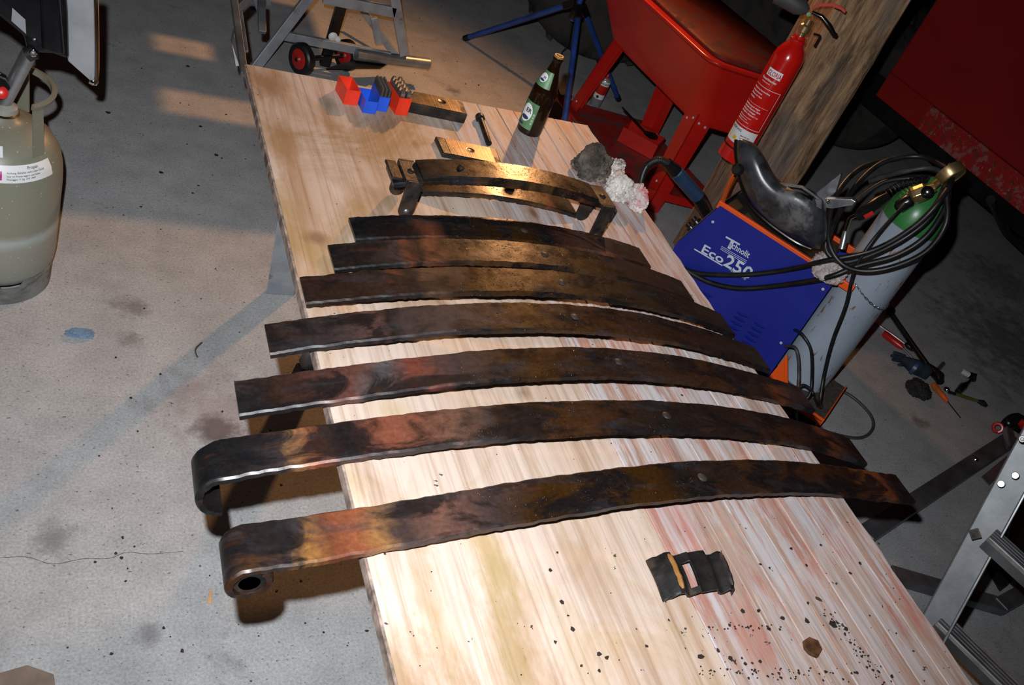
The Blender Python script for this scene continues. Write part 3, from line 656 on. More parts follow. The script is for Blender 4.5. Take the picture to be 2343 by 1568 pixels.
# beer bottle ---------------------------------------------------------------------
bp = P(1209, 300, T); bo = thing('beer_bottle', bp, 'brown glass beer bottle with green labels standing at the far bench corner', 'bottle')
bprof = [(.022, .0005), (.033, .0005), (.0352, .004), (.0355, .01), (.0355, .118), (.0345, .130), (.031, .146), (.025, .164), (.0195, .180), (.0155, .194), (.0138, .204), (.0132, .214), (.0132, .217), (.0148, .219), (.0148, .225), (.0138, .227)]
build('glass_body', MB().lathe(bp, (0, 0, 1), bprof, 48), M['glass'], bo, smooth=True)
az0 = math.atan2(-bp.y, -bp.x)   # towards the viewer
def wrap(a0, a1, prof, n=20, eps=.0006):
    mb = MB(); m = len(prof)
    for i in range(n+1):
        a = a0+(a1-a0)*i/n
        for (r, h) in prof: mb.v.append(bp+Vector((math.cos(a)*(r+eps), math.sin(a)*(r+eps), h)))
    mb.f = [(i*m+j, (i+1)*m+j, (i+1)*m+j+1, i*m+j+1) for i in range(n) for j in range(m-1)]; return mb
la = az0-.85
build('front_label', wrap(la-1.05, la+.95, [(.0355, .018), (.0355, .095)]), M['bottle_green_label'], bo, smooth=True)
build('neck_label', wrap(la-1.0, la+1.2, [(.0318, .1435), (.0255, .163), (.0225, .171), (.0178, .1865)], eps=.0005), M['bottle_green_label'], bo, smooth=True)
def oval(ca_, rh, prof_r, hc, ra, rb, eps, n=24, sec=6):
    mb = MB(); mb.v.append(bp+Vector((math.cos(ca_)*(prof_r(hc)+eps), math.sin(ca_)*(prof_r(hc)+eps), hc)))
    for s in range(1, sec+1):
        for k in range(n):
            t = 2*PI*k/n; h = hc+math.sin(t)*rb*s/sec; r = prof_r(h)+eps; a = ca_+math.cos(t)*ra/max(r, .01)*s/sec
            mb.v.append(bp+Vector((math.cos(a)*r, math.sin(a)*r, h)))
    mb.f = [(0, 1+k, 1+(k+1) % n) for k in range(n)]+[(1+(s-1)*n+k, 1+s*n+k, 1+s*n+(k+1) % n, 1+(s-1)*n+(k+1) % n) for s in range(1, sec) for k in range(n)]
    return mb
pr = lambda h: float(np.interp(h, [p[1] for p in bprof], [p[0] for p in bprof]))
build('label_oval', oval(la+.12, 0, pr, .062, .019, .026, .0012), M['white_label'], bo, smooth=True)
build('label_oval', oval(la+.10, 0, pr, .167, .013, .0125, .0012), M['white_label'], bo, smooth=True)
build('label_swoosh', oval(la+.12, 0, pr, .048, .013, .006, .0018), M['label_dark'], bo, smooth=True)
build('label_swoosh', oval(la+.10, 0, pr, .161, .009, .003, .0018), M['label_dark'], bo, smooth=True)
def bend_b(c, h0, eps): return lambda x, y, z: bp+Vector((math.cos(c+x/(pr(h0+y)+eps))*(pr(h0+y)+eps+z), math.sin(c+x/(pr(h0+y)+eps))*(pr(h0+y)+eps+z), h0+y))
build('label_lettering', merge(text_mb('ER', .017, None, (1, 0, 0), (0, 1, 0), bend=bend_b(la+.02, .064, .0018)), text_mb('ER', .008, None, (1, 0, 0), (0, 1, 0), bend=bend_b(la+.12, .166, .0018))), M['ink'], bo)
build('label_strip', wrap(la-.75, la+.15, [(.0355, .024), (.0355, .030)], eps=.001), M['label_dark'], bo)
for k in range(4): build('small_print', wrap(la+.72, la+.86, [(.0355, .034+.009*k), (.0355, .040+.009*k)], eps=.001), plain('pale_green_print', (.40, .50, .36), .5), bo)
build('bottle_rim', MB().lathe(bp+Vector((0, 0, .2265)), (0, 0, 1), [(.0140, 0), (.0142, .003), (.012, .0055), (.0095, .0055), (.009, .002)], 28), M['ochre'], bo, smooth=True, label='amber mouth rim')

# letter stamp boxes ------------------------------------------------------------------
def hollow(name, p0, ex, ey, h, th, mat, root, thing_name='box_shell'):
    """open box: p0 near-left bottom corner, ex, ey edge vectors"""
    mb = MB(); ux, uy = ex.normalized()*th, ey.normalized()*th; z = Vector((0, 0, h)); c = [p0, p0+ex, p0+ex+ey, p0+ey]; ci = [p0+ux+uy, p0+ex-ux+uy, p0+ex+ey-ux-uy, p0+ey+ux-uy]; f = Vector((0, 0, th))
    vs = c+[q+z for q in c]+[q+z for q in ci]+[q+f for q in ci]
    fs = [(3, 2, 1, 0)]+[(i, (i+1) % 4, 4+(i+1) % 4, 4+i) for i in range(4)]+[(4+i, 4+(i+1) % 4, 8+(i+1) % 4, 8+i) for i in range(4)]+[(8+i, 8+(i+1) % 4, 12+(i+1) % 4, 12+i) for i in range(4)]+[(12, 13, 14, 15)]
    mb.add(vs, fs); return build(thing_name, mb, mat, root)
def stampbox(name, near_l, near_r, ey_len, h, mat, label, cat, far=None):
    a, c = P(*near_l, T+.0006), P(*near_r, T+.0006); ex = c-a; ex.z = 0; ey = Vector((-ex.y, ex.x, 0)).normalized()*ey_len
    root = thing(name, a+ex*.5+ey*.5-Vector((0, 0, .0006)), label, cat)
    hollow(name, a, ex, ey, h, .0012, mat, root); return root, a, ex, ey
# measured lower near corners of each box
r1, a1, e1, f1 = stampbox('plastic_box', (785,238), (817,242), .072, .040, M['box_red'], 'empty red plastic box lid, leftmost of the four stamp boxes', 'box')
r2, a2, e2, f2 = stampbox('plastic_box', (829,258), (858,262), .066, .034, M['box_blue'], 'empty blue plastic box lid between the red lid and the blue stamp box', 'box')
r3, a3, e3, f3 = stampbox('stamp_box', (860,253), (884,257), .075, .040, M['box_blue'], 'blue plastic box filled with three rows of small dark letter stamps', 'box')
r4, a4, e4, f4 = stampbox('stamp_box', (903,262), (931,265), .085, .048, M['box_red'], 'red plastic box filled with large bright number stamps', 'box')
def stamps(a, ex, ey, nx, ny, h, w_, mat, label, group, bright):
    ux, uy = ex/nx, ey.normalized()*(ey.length-.004)/ny; k = 0; src = None
    L0 = w_
    for i in range(nx):
        for j in range(ny):
            c = a+ux*(i+.5)+uy*(j+.5)+ey.normalized()*.002+Vector((0, 0, .0016))
            if src is None:
                mb = MB(); s = L0/2
                sx_, sy_ = ex.normalized()*s, ey.normalized()*s
                z0, z1, z2 = Vector((0, 0, 0)), Vector((0, 0, h*.86)), Vector((0, 0, h))
                ring = lambda f, z: [Vector(c)+(-sx_-sy_)*f+z, Vector(c)+(sx_-sy_)*f+z, Vector(c)+(sx_+sy_)*f+z, Vector(c)+(-sx_+sy_)*f+z]
                mb.loft([ring(1, z0), ring(1, z1), ring(.62, z2)])
                src = build('stamp', mb, mat); src.location = c-Vector((0, 0, 0)); 
                me = src.data; offv = Vector(((min(v.x for v in mb.v)+max(v.x for v in mb.v))/2, (min(v.y for v in mb.v)+max(v.y for v in mb.v))/2, min(v.z for v in mb.v)))
                src.location = offv; base = offv-c; o = src
            else:
                o = src.copy(); COL.objects.link(o); o.location = c+base
            o.location.z += rnd.uniform(-.0005, .0012)
            tagit(o, label(i, j, ny), 'stamp', group)
stamps(a3, e3, f3, 3, 9, .060, .0068, M['stamp_dark'], lambda i, j, ny: 'dark letter stamp, %s from near end, %s row of blue box' % (('first', 'second', 'third', 'fourth', 'fifth', 'sixth', 'seventh', 'eighth', 'ninth')[j], ('left', 'middle', 'right')[i]), 'letter stamps in the blue box', 0)
stamps(a4, e4, f4, 2, 5, .066, .0115, M['stamp_bright'], lambda i, j, ny: 'bright number stamp, %s from near end, %s row of red box' % (('first', 'second', 'third', 'fourth', 'fifth')[j], ('left', 'right')[i]), 'number stamps in the red box', 1)

# ================================================================ WELDING MACHINE
DW, NW, IW = Vector((.6, -.8, 0)), Vector((-.8, -.6, 0)), Vector((.8, .6, 0))
T1, T2 = P(1648, 470, .56), P(1913, 640, .56)
wp = lambda u, v, off=0.: PP(u, v, T1+NW*off, NW)
WID = .30
wm = thing('welding_machine', (T1+T2)/2+IW*.15-Vector((0, 0, .56)), 'blue and orange welding machine with grey lettering beside the bench', 'welding machine')
side_poly = [T1, T2, Vector((T2.x, T2.y, .11)), Vector((T1.x, T1.y, .11))-DW*.05, wp(1545, 560)]
inner = [T1+Vector((0, 0, -.01)), T2-DW*.075+Vector((0, 0, -.01)), Vector((T2.x, T2.y, .11))-DW*.075, side_poly[3], side_poly[4]]
build('machine_body', MB().prism([p+IW*.004 for p in inner], IW*(WID-.008)), M['dark_metal'], wm, bevel=.003)
build('side_panel', MB().prism(side_poly, IW*.003), M['blue_paint'], wm, bevel=.001, label='blue side panel')
build('side_panel', MB().prism([p+IW*(WID-.003) for p in side_poly], IW*.003), M['blue_paint'], wm, bevel=.001)
# control panel face
A, B_ = side_poly[0], side_poly[4]; nf = (A-B_).cross(IW).normalized()
if nf.dot(-DW) < 0: nf = -nf
build('control_panel', MB().prism([B_+IW*.01+nf*.002, B_+IW*(WID-.01)+nf*.002, A+IW*(WID-.01)+nf*.002, A+IW*.01+nf*.002], nf*.003), plain('panel_grey', (.10, .075, .075), .35, .2, .2), wm)
for s, t in ((.35, .16), (.62, .12), (.15, .22)):
    c = B_.lerp(A, s)+IW*t*.5+nf*.004; build('connector_socket', MB().lathe(c, nf, [(.018, 0), (.018, .014), (.012, .018), (.011, .03)], 18), M['black_plastic'], wm, smooth=True)
up = Vector((0, 0, 1))
e1, e2 = wp(1655, 462), wp(1960, 650)
E1 = T1-DW*.01+up*.006; E2 = T1+DW*((T2-T1).length+.062)+up*.006
strip = MB(); strip.box((E1+E2)/2+IW*.007-up*.008, (E2-E1)/2, IW*.007, up*.013); build('top_rail', strip, M['orange_paint'], wm, bevel=.0015)
strip = MB(); strip.box((E1+E2)/2+IW*(WID-.007)-up*.008, (E2-E1)/2, IW*.007, up*.013); build('top_rail', strip, M['orange_paint'], wm, bevel=.0015)
strip = MB(); strip.box(T1.lerp(T2, .45)+IW*WID/2-up*.006, DW*.19, IW*(WID/2-.015), up*.003); build('top_tray', strip, M['dark_metal'], wm)
hb = T1+IW*.012
hpath = [hb+up*.0, hb+up*.05-DW*.02+IW*.05, hb+up*.085-DW*.03+IW*.10, hb+up*.085-DW*.03+IW*.20, hb+up*.05-DW*.02+IW*.25, hb+IW*(WID-.024)]
build('front_handle', MB().tube(smoothpath(hpath, 4), .009, 8), plain('handle_orange_dark', (.42, .07, .012), .4, 0, .1), wm, smooth=True)
tr = MB(); t0 = Vector((T2.x, T2.y, 0)); te = t0+DW*.235
tr.prism([t0+up*.09-DW*.4, te+up*.09, te+up*.09+IW*WID, t0+up*.09-DW*.4+IW*WID], up*.006)
build('bottle_tray', tr, plain('tread_plate', (.13, .12, .10), .5, .4, .2, 60, bump=.6, bscale=300), wm)
fr = MB(); fr.prism([t0+up*.075, te+up*.075, te+up*.105, t0+up*.105], IW*.005)
build('tray_lip', fr, M['orange_paint'], wm)
fr = MB(); fr.prism([te+up*.075, te+up*.075+IW*WID, te+up*.105+IW*WID, te+up*.105], DW*.004); build('tray_lip', fr, M['orange_paint'], wm)
gs = MB(); gs.prism([t0+up*.09+NW*.001, t0+DW*.10+up*.09+NW*.001, t0+DW*.01+up*.235+NW*.001], IW*.004); build('corner_gusset', gs, M['orange_paint'], wm, label='orange triangular gusset at the rear corner')
for y in (0, 1):
    c = t0-DW*.33+IW*(.02+.26*y)+up*.055; build('castor', MB().lathe(c-IW*.012, IW, [(.055, 0), (.055, .024)], 24), M['black_rubber'], wm, smooth=True, bevel=.004)
    c = te-DW*.05+IW*(.02+.26*y)+up*.045; build('castor', MB().lathe(c-IW*.012, IW, [(.045, 0), (.045, .024)], 24), M['black_rubber'], wm, smooth=True, bevel=.004)
for (u, v) in ((1631, 508), (1883, 662), (1787, 785)):
    c = wp(u, v, .002); build('screw', MB().lathe(c, NW, [(.0055, 0), (.0045, .002), (0, .003)], 12), M['bright_dot'], wm, smooth=True)
# louvres
def louvre(u0, v0, u1, v1):
    a, c = wp(u0, v0, .001), wp(u1, v1, .001); d = (c-a).normalized(); s = d.cross(NW).normalized()
    if s.z < 0: s = -s
    mb = MB(); n = 8; rings = []
    for i in range(n+1):
        t = i/n; k = math.sin(PI*min(1, max(.0, t)))**.5 if 0 < t < 1 else .02; q = a.lerp(c, t); rings.append([q+s*.0062*k, q+NW*.010*k+s*.002, q-s*.0062*k])
    mb.loft(rings); return mb
ls = [((1685, 714), (1712, 727)), ((1679, 724), (1706, 738)), ((1672, 734), (1700, 748)), ((1664, 744), (1693, 758)), ((1664, 752), (1684, 766)), ((1726, 739), (1751, 752)), ((1719, 749), (1744, 762)), ((1711, 759), (1737, 773)), ((1704, 769), (1730, 784)), ((1697, 779), (1722, 793)), ((1603, 667), (1629, 680)), ((1610, 676), (1622, 684))]
for (p, q) in ls: build('louvre', louvre(*p, *q), M['blue_paint'], wm, smooth=True, flat_ang=70)
# lettering: baseline directions measured on the panel
tx = (wp(1765, 595, .0015)-wp(1668, 545, .0015)).normalized()   # along the words
tx = DW.copy()
ty = up
o1 = wp(1654, 573, .0042); 
def wtext(s, u, v, size, sx=1., bold=True): return text_mb(s, size, wp(u, v, .0044), DW, up, .0008, bold, sx=sx)
def hgt(u, v, u2, v2): return (wp(u, v)-wp(u2, v2)).length
def wfit(name, t, p, q, cap, mat='silver_ink', bold=True):
    """lettering on the blue panel: baseline start p, baseline end q (panel points), capital height cap"""
    a, c = wp(*p, .0044), wp(*q, .0044); m = text_mb(t, cap/.72, (0, 0, 0), (1, 0, 0), (0, 1, 0), .0008, bold)
    x0, x1 = min(v.x for v in m.v), max(v.x for v in m.v); d = (c-a); L = d.length; d.normalize(); u2 = NW.cross(d).normalized()
    if u2.z < 0: u2 = -u2
    m.v = [a+d*((v.x-x0)/(x1-x0)*L)+u2*v.y+NW*v.z for v in m.v]; return build(name, m, M[mat], wm)
def plen(p, q): return (wp(*p)-wp(*q)).length
print('panel lengths', plen((1668, 566), (1710, 592)), plen((1605, 574), (1651, 600)), plen((1658, 604), (1712, 634)), plen((1655, 562), (1662, 541)))
wfit('maker_initial', 'T', (1652, 560), (1684, 578), .036)
wfit('maker_name', 'echnolit', (1666, 563), (1712, 591), .023)
wfit('model_name', 'Eco', (1604, 576), (1652, 604), .032)
wfit('model_number', '250', (1654, 606), (1714, 641), .046)
wfit('slogan', 'Made in Quality', (1668, 618), (1706, 641), .008, bold=False)
for k in range(3):
    a, c = wp(1651-k*1.5, 564+k*3.2, .0044), wp(1709-k*1.5, 598+k*3.2, .0044); build('name_stripe', MB().prism([a, c, c+up*.0016, a+up*.0016], NW*.0006), M['silver_ink'], wm)
a, c = wp(1588, 571, .0044), wp(1652, 609, .0044); build('underline', MB().prism([a, c, c+up*.0045, a+up*.0045], NW*.0006), M['silver_ink'], wm)

# argon cylinder ---------------------------------------------------------------------
AC = PR(2072, 525, 3.22); AC = Vector((AC.x, AC.y, 0)); AR = .097
argon = thing('argon_cylinder', AC+up*.0965, 'pale blue gas cylinder with green shoulder standing on the welder tray', 'gas cylinder')
build('cylinder_body', MB().lathe(AC, up, [(.06, .0965), (AR-.01, .098), (AR, .108), (AR, .785), (AR+.0005, .787)], 56), M['argon'], argon, smooth=True)
build('green_shoulder', MB().lathe(AC, up, [(AR+.0004, .786), (AR, .80), (AR*.96, .835), (AR*.84, .868), (AR*.64, .895), (AR*.4, .912), (.03, .920), (.03, .945), (.026, .948)], 56), M['cyl_green'], argon, smooth=True, label='green domed shoulder')
rg_ = thing('gas_regulator', AC+up*.95, 'brass gas regulator with round gauge on the pale blue cylinder', 'regulator')
gd = Vector((.45, -.25, .62)).normalized()   # spindle leans to the right
v0 = AC+up*.949
build('valve_body', MB().lathe(v0, up, [(.016, 0), (.018, .004), (.018, .035), (.012, .045), (.012, .06)], 16), M['brass'], rg_, smooth=True)
rb = PR(2118, 438, 3.12); build('regulator_body', MB().lathe(rb-gd*.03, gd, [(.012, -.02), (.026, -.01), (.028, .0), (.028, .03), (.018, .038), (.014, .06)], 8), M['brass'], rg_, bevel=.002)
build('link_pipe', MB().tube([v0+up*.02, (v0+rb)/2, rb], .011, 10), M['brass'], rg_, smooth=True)
g0 = PR(2150, 412, 3.12); g1 = PR(2200, 380, 3.12)
ga = (g1-g0).normalized(); view = (Vector(CAM)-g0).normalized(); gx = view.cross(ga).normalized()
gax = (view*.25+ga.cross(view)*1.0).normalized()
gc = (g0+g1)/2
build('gauge_case', MB().lathe(gc-gax*.016, gax, [(.036, 0), (.041, .002), (.041, .032), (.038, .036), (.036, .033), (.0, .033)], 36), M['brass'], rg_, smooth=True, label='brass gauge case seen edge-on')
build('gauge_stem', MB().tube([rb+gd*.02, gc], .008, 10), M['brass'], rg_, smooth=True)
kb = PR(2122, 440, 3.09); build('adjusting_knob', MB().lathe(kb, (Vector(CAM)-kb), [(.019, -.02), (.019, .006), (.014, .009), (0, .009)], 24), M['black_gloss'], rg_, smooth=True)
bc = PR(2075, 462, 3.10); build('hose_nut', MB().tube([bc, PR(2100, 448, 3.11)], .012, 8), M['chrome'], rg_, smooth=True)
build('valve_cover', MB().tube([PR(2052, 478, 3.10), PR(2058, 473, 3.10), PR(2082, 458, 3.10), PR(2088, 455, 3.10)], [.012, .021, .021, .014], 14), M['black_plastic'], rg_, smooth=True)
ch = thing('securing_chain', PR(2000, 710, 3.09), 'thin steel chain hanging round the pale blue gas cylinder', 'chain')
cpts = smoothpath([PR(1958, 650, 3.05), PR(1975, 675, 3.08), PR(2000, 700, 3.10), PR(2022, 707, 3.13), PR(2033, 695, 3.2)], 5)
for i in range(len(cpts)-1):
    a, c = cpts[i], cpts[i+1]; d = (c-a).normalized(); sd = d.cross(up if i % 2 else Vector((1, 0, 0))).normalized(); m = (a+c)/2; hl = (c-a).length*.72
    build('chain_link', MB().tube(smoothpath([m+d*hl, m+sd*.0035+d*hl*.4, m+sd*.0035-d*hl*.4, m-d*hl, m-sd*.0035-d*hl*.4, m-sd*.0035+d*hl*.4, m+d*hl], 2), .0012, 5), M['zinc'], ch, smooth=True)

# cables and hoses ----------------------------------------------------------------------
def cable(name, pts, r, mat, label, k=7):
    return build(name, MB().tube(smoothpath(pts, k), r, 10), mat, smooth=True, flat_ang=80, label=label, cat='cable')
pn = lambda u, v, o=.02: wp(u, v, o)
loopc = thing('torch_hose', PR(2040, 480, 3.05), 'black welding torch hose coiled round the cylinder top and across the blue panel', 'hose')
def hose(name, pts, r, mat, par=loopc, k=7): return build(name, MB().tube(smoothpath(pts, k), r, 10), mat, par, smooth=True, flat_ang=80)
HR = 3.04
hose('hose_coil', [pn(1560, 612), pn(1600, 626), pn(1700, 629), pn(1800, 618), PR(1885, 598, 2.96), PR(2000, 572, 2.98), PR(2090, 520, 3.0), PR(2150, 460, 3.03), PR(2178, 405, 3.12), PR(2150, 375, 3.25), PR(2100, 358, 3.3), PR(2020, 372, 3.25), PR(1955, 430, 3.15), PR(1905, 520, 3.02), PR(1890, 570, 2.98), PR(1925, 600, 2.97), PR(1990, 585, 2.98), PR(2070, 545, 3.0), PR(2130, 495, 3.04), PR(2160, 430, 3.1)], .0088, M['black_rubber'])
hose('hose_coil', [pn(1560, 612, .024), pn(1620, 645, .024), pn(1690, 660, .024), pn(1780, 654, .024), PR(1890, 636, 2.95), PR(1960, 610, 2.97), PR(2050, 585, 2.99), PR(2120, 540, 3.02), PR(2165, 470, 3.08), PR(2170, 420, 3.15)], .0090, M['black_rubber'])
hose('hose_coil', [PR(2165, 440, 3.06), PR(2165, 510, 3.02), PR(2120, 575, 3.0), PR(2040, 612, 2.98), PR(1970, 620, 2.96), PR(1920, 598, 2.95), PR(1895, 540, 2.98), PR(1912, 450, 3.08), PR(1970, 385, 3.22), PR(2060, 362, 3.32)], .0088, M['black_rubber'])
hose('hose_coil', [PR(1990, 415, 3.2), PR(2060, 395, 3.28), PR(2130, 385, 3.3), PR(2165, 410, 3.22), PR(2140, 470, 3.06), PR(2080, 530, 3.02)], .008, M['grey_rubber'])
hose('hose_coil', [PR(1960, 460, 3.2), PR(2020, 418, 3.25), PR(2090, 408, 3.28), PR(2120, 420, 3.25)], .008, M['black_rubber'])
sp = smoothpath([PR(2000, 465, 3.14), PR(2060, 425, 3.2), PR(2125, 410, 3.24)], 12)
mbs = MB(); turns = 16; nn = 16*8; L = []
for i in range(nn+1):
    t = i/nn; k = t*(len(sp)-1); a = sp[int(k)]; c = sp[min(int(k)+1, len(sp)-1)]; q = a.lerp(c, k-int(k)); d = (sp[-1]-sp[0]).normalized(); s = d.orthogonal().normalized(); s2 = d.cross(s)
    L.append(q+(s*math.cos(t*turns*2*PI)+s2*math.sin(t*turns*2*PI))*.014)
mbs.tube(L, .0022, 5); build('kink_spring', mbs, M['black_plastic'], loopc, smooth=True)
tor = thing('welding_torch', PR(1960, 480, 3.1), 'black welding torch with red trigger and bent steel neck resting behind the mask', 'torch')
build('torch_grip', MB().tube([PR(1962, 497, 3.10), PR(1972, 490, 3.1), PR(2010, 462, 3.14), PR(2032, 448, 3.16)], [.015, .022, .019, .013], 12), M['black_plastic'], tor, smooth=True)
build('torch_trigger', MB().tube([PR(1978, 498, 3.07), PR(1998, 487, 3.08)], .007, 8), M['handle_red'], tor, smooth=True)
build('torch_neck', MB().tube(smoothpath([PR(1962, 492, 3.1), PR(1945, 500, 3.08), PR(1938, 518, 3.06), PR(1934, 535, 3.04)], 5), .0065, 10), M['chrome'], tor, smooth=True)
build('gas_nozzle', MB().tube([PR(1935, 530, 3.04), PR(1932, 545, 3.03), PR(1926, 570, 3.02)], [.009, .011, .010], 14), M['zinc'], tor, smooth=True)
cable('gas_hose', [PR(2078, 462, 3.09), PR(2040, 500, 3.04), PR(1990, 560, 2.98), PR(1955, 620, 2.97), PR(1935, 700, 2.98), PR(1905, 780, 3.0), PR(1885, 860, 3.02), PR(1876, 925, 2.99), P(1880, 930, .10)], .0058, M['black_rubber'], 'thin black gas hose hanging down in front of the pale blue cylinder')
cable('mains_cable', [PR(1797, 792, 3.03), PR(1822, 800, 2.98), PR(1828, 860, 2.97), PR(1822, 930, 2.93), P(1830, 965, .02), P(1880, 985, .008), P(1960, 1003, .008), P(1995, 985, .008), P(1992, 950, .008), P(1945, 905, .008), P(1885, 878, .008), P(1860, 860, .008)], .006, M['grey_rubber'], 'grey mains cable looping from the welder onto the concrete floor')
cable('gas_inlet_hose', [PR(1818, 755, 3.05), PR(1835, 765, 2.99), PR(1855, 800, 2.98), PR(1858, 860, 2.99), PR(1852, 905, 2.97), PR(1835, 912, 2.96), PR(1822, 895, 2.97), PR(1838, 882, 2.98), PR(1855, 892, 2.97), PR(1862, 905, 2.97), P(1872, 930, .105)], .0055, M['black_rubber'], 'black hose from the welder back curling into a small loop over the tray')
# blue-grey Euro plug at the front of the machine
pg = thing('torch_connector', PR(1580, 425, 2.95), 'blue-grey torch connector with ribbed black hose bending over the bench edge', 'connector')
pe_ = B_.lerp(A, .62)+IW*.06; rp = math.hypot(pe_.x, pe_.y)
pc = [PR(1535, 380, rp-.10), PR(1548, 395, rp-.085), PR(1596, 450, rp-.03), PR(1604, 460, rp-.02), pe_]
build('connector_grip', MB().tube([pc[0].lerp(pc[1], .8), pc[1], pc[2], pc[3]], [.021, .026, .026, .022], 8), M['handle_blue'], pg, bevel=.002)
build('collar', MB().tube([pc[2], pc[3], pc[3].lerp(pc[4], .5), pc[4]], [.0262, .025, .024, .019], 16), M['black_plastic'], pg, smooth=True)
build('sleeve', MB().tube([PR(1526, 372, rp-.105), PR(1546, 392, rp-.085)], [.017, .025], 16), M['black_plastic'], pg, smooth=True)
hp = smoothpath([PR(1530, 376, rp-.105), PR(1508, 366, rp-.11), PR(1482, 378, rp-.12), PR(1468, 410, rp-.14), PR(1466, 445, rp-.15), PR(1478, 490, rp-.15)], 8)
build('hose', MB().tube(hp, .011, 12), M['black_rubber'], pg, smooth=True, flat_ang=80)
L = []; N_ = 20
for i in range(N_*8+1):
    t = i/(N_*8); k = t*(len(hp)-1)*.42; q = hp[int(k)].lerp(hp[min(int(k)+1, len(hp)-1)], k-int(k)); d = (hp[min(int(k)+1, len(hp)-1)]-hp[max(int(k)-1, 0)]).normalized(); s = d.cross(up).normalized(); s2 = d.cross(s)
    L.append(q+(s*math.cos(t*N_*2*PI)+s2*math.sin(t*N_*2*PI))*.0125)
build('kink_spring', MB().tube(L, .0018, 5), M['dark_metal'], pg, smooth=True)

# welding mask ------------------------------------------------------------------------------
wh = thing('welding_mask', T1.lerp(T2, .4)+IW*.12, 'black welding mask lying on top of the welding machine', 'welding mask')
sil = [((1684, 322), (1700, 318), .02), ((1684, 348), (1727, 330), .045), ((1689, 385), (1751, 362), .07), ((1699, 425), (1773, 402), .085), ((1718, 465), (1802, 424), .095), ((1748, 497), (1838, 428), .10), ((1785, 527), (1868, 444), .10), ((1825, 552), (1888, 472), .095), ((1855, 566), (1894, 508), .075), ((1876, 570), (1891, 545), .035)]
rings = []; cpath = [PR((l[0]+r[0])/2, (l[1]+r[1])/2, 2.93) for l, r, d in sil]
for i, (l, r, dp) in enumerate(sil):
    a, c = PR(*l, 2.93), PR(*r, 2.93); cr = (c-a)/2; vw = (cpath[i]-Vector(CAM)).normalized(); rg2 = []
    for k in range(28):
        t = 2*PI*k/28; e = .85; x = math.copysign(abs(math.cos(t))**e, math.cos(t)); y = math.copysign(abs(math.sin(t))**e, math.sin(t))
        rg2.append(cpath[i]+cr*x+vw*dp*y)
    rings.append(rg2)
sm = []
for i in range(len(rings)-1):
    for j in range(4):
        t = j/4; p0, p1, p2, p3 = rings[max(i-1, 0)], rings[i], rings[i+1], rings[min(i+2, len(rings)-1)]
        sm.append([.5*((2*b1)+(c1-a1)*t+(2*a1-5*b1+4*c1-d1)*t*t+(3*b1-a1-3*c1+d1)*t**3) for a1, b1, c1, d1 in zip(p0, p1, p2, p3)])
sm.append(rings[-1])
build('mask_shell', MB().loft(sm), M['helmet'], wh, smooth=True, flat_ang=70)
ed = [PR(u, v, 2.92) for u, v in ((1684, 320), (1683, 348), (1688, 386), (1697, 427), (1716, 468), (1746, 500), (1784, 530), (1824, 556), (1856, 570))]
build('rim_bead', MB().tube(smoothpath(ed, 6), .0055, 8), M['black_gloss'], wh, smooth=True)
q = [PR(1776, 416, 2.885), PR(1836, 425, 2.875), PR(1882, 458, 2.875), PR(1880, 480, 2.855), PR(1826, 447, 2.842), PR(1776, 434, 2.855)]
build('lens_frame', MB().prism(q, Vector((.03, .025, -.012))), M['helmet_rim'], wh, bevel=.004, label='dusty grey lens frame')
q = [PR(1800, 427, 2.872), PR(1834, 431, 2.868), PR(1862, 452, 2.864), PR(1858, 460, 2.852), PR(1826, 440, 2.842), PR(1798, 433, 2.858)]
build('lens', MB().prism([p-(p-Vector(CAM)).normalized()*.004 for p in q], Vector((.006, .005, -.002))), M['black_gloss'], wh, bevel=.0006)
build('head_knob', MB().lathe(PR(1690, 388, 2.86), (-.8, -.5, .2), [(.018, 0), (.018, .014), (.012, .02), (0, .02)], 20), M['black_plastic'], wh, smooth=True)
# earth clamp behind the mask
ecl = thing('earth_clamp', PR(1895, 450, 3.05), 'grey zinc earth clamp with pointed jaw sticking out behind the welding mask', 'clamp')
for name, q in (('jaw', [(1868, 442), (1922, 398), (1924, 402), (1912, 440), (1898, 452), (1918, 458), (1880, 470)]), ('lever', [(1888, 455), (1948, 456), (1958, 462), (1950, 470), (1905, 478), (1888, 476)])):
    build(name, MB().prism([PR(u, v, 3.05 if name == 'jaw' else 3.0) for u, v in q], (.02, .016, 0)), M['zinc'], ecl, bevel=.001)
build('pivot', MB().lathe(PR(1895, 462, 2.99), (-.7, -.7, .2), [(.006, 0), (.004, .004), (0, .004)], 12), M['chrome'], ecl, smooth=True)
# glove-like white cloth below the coil
build('welding_glove', rag('g', PR(1915, 585, 3.0), (.050, .055, .045), None, '', 11, .57), M['rag_pink'], smooth=True, flat_ang=80, label='dirty white and red cloth crumpled on the rear of the welding machine', cat='cloth')

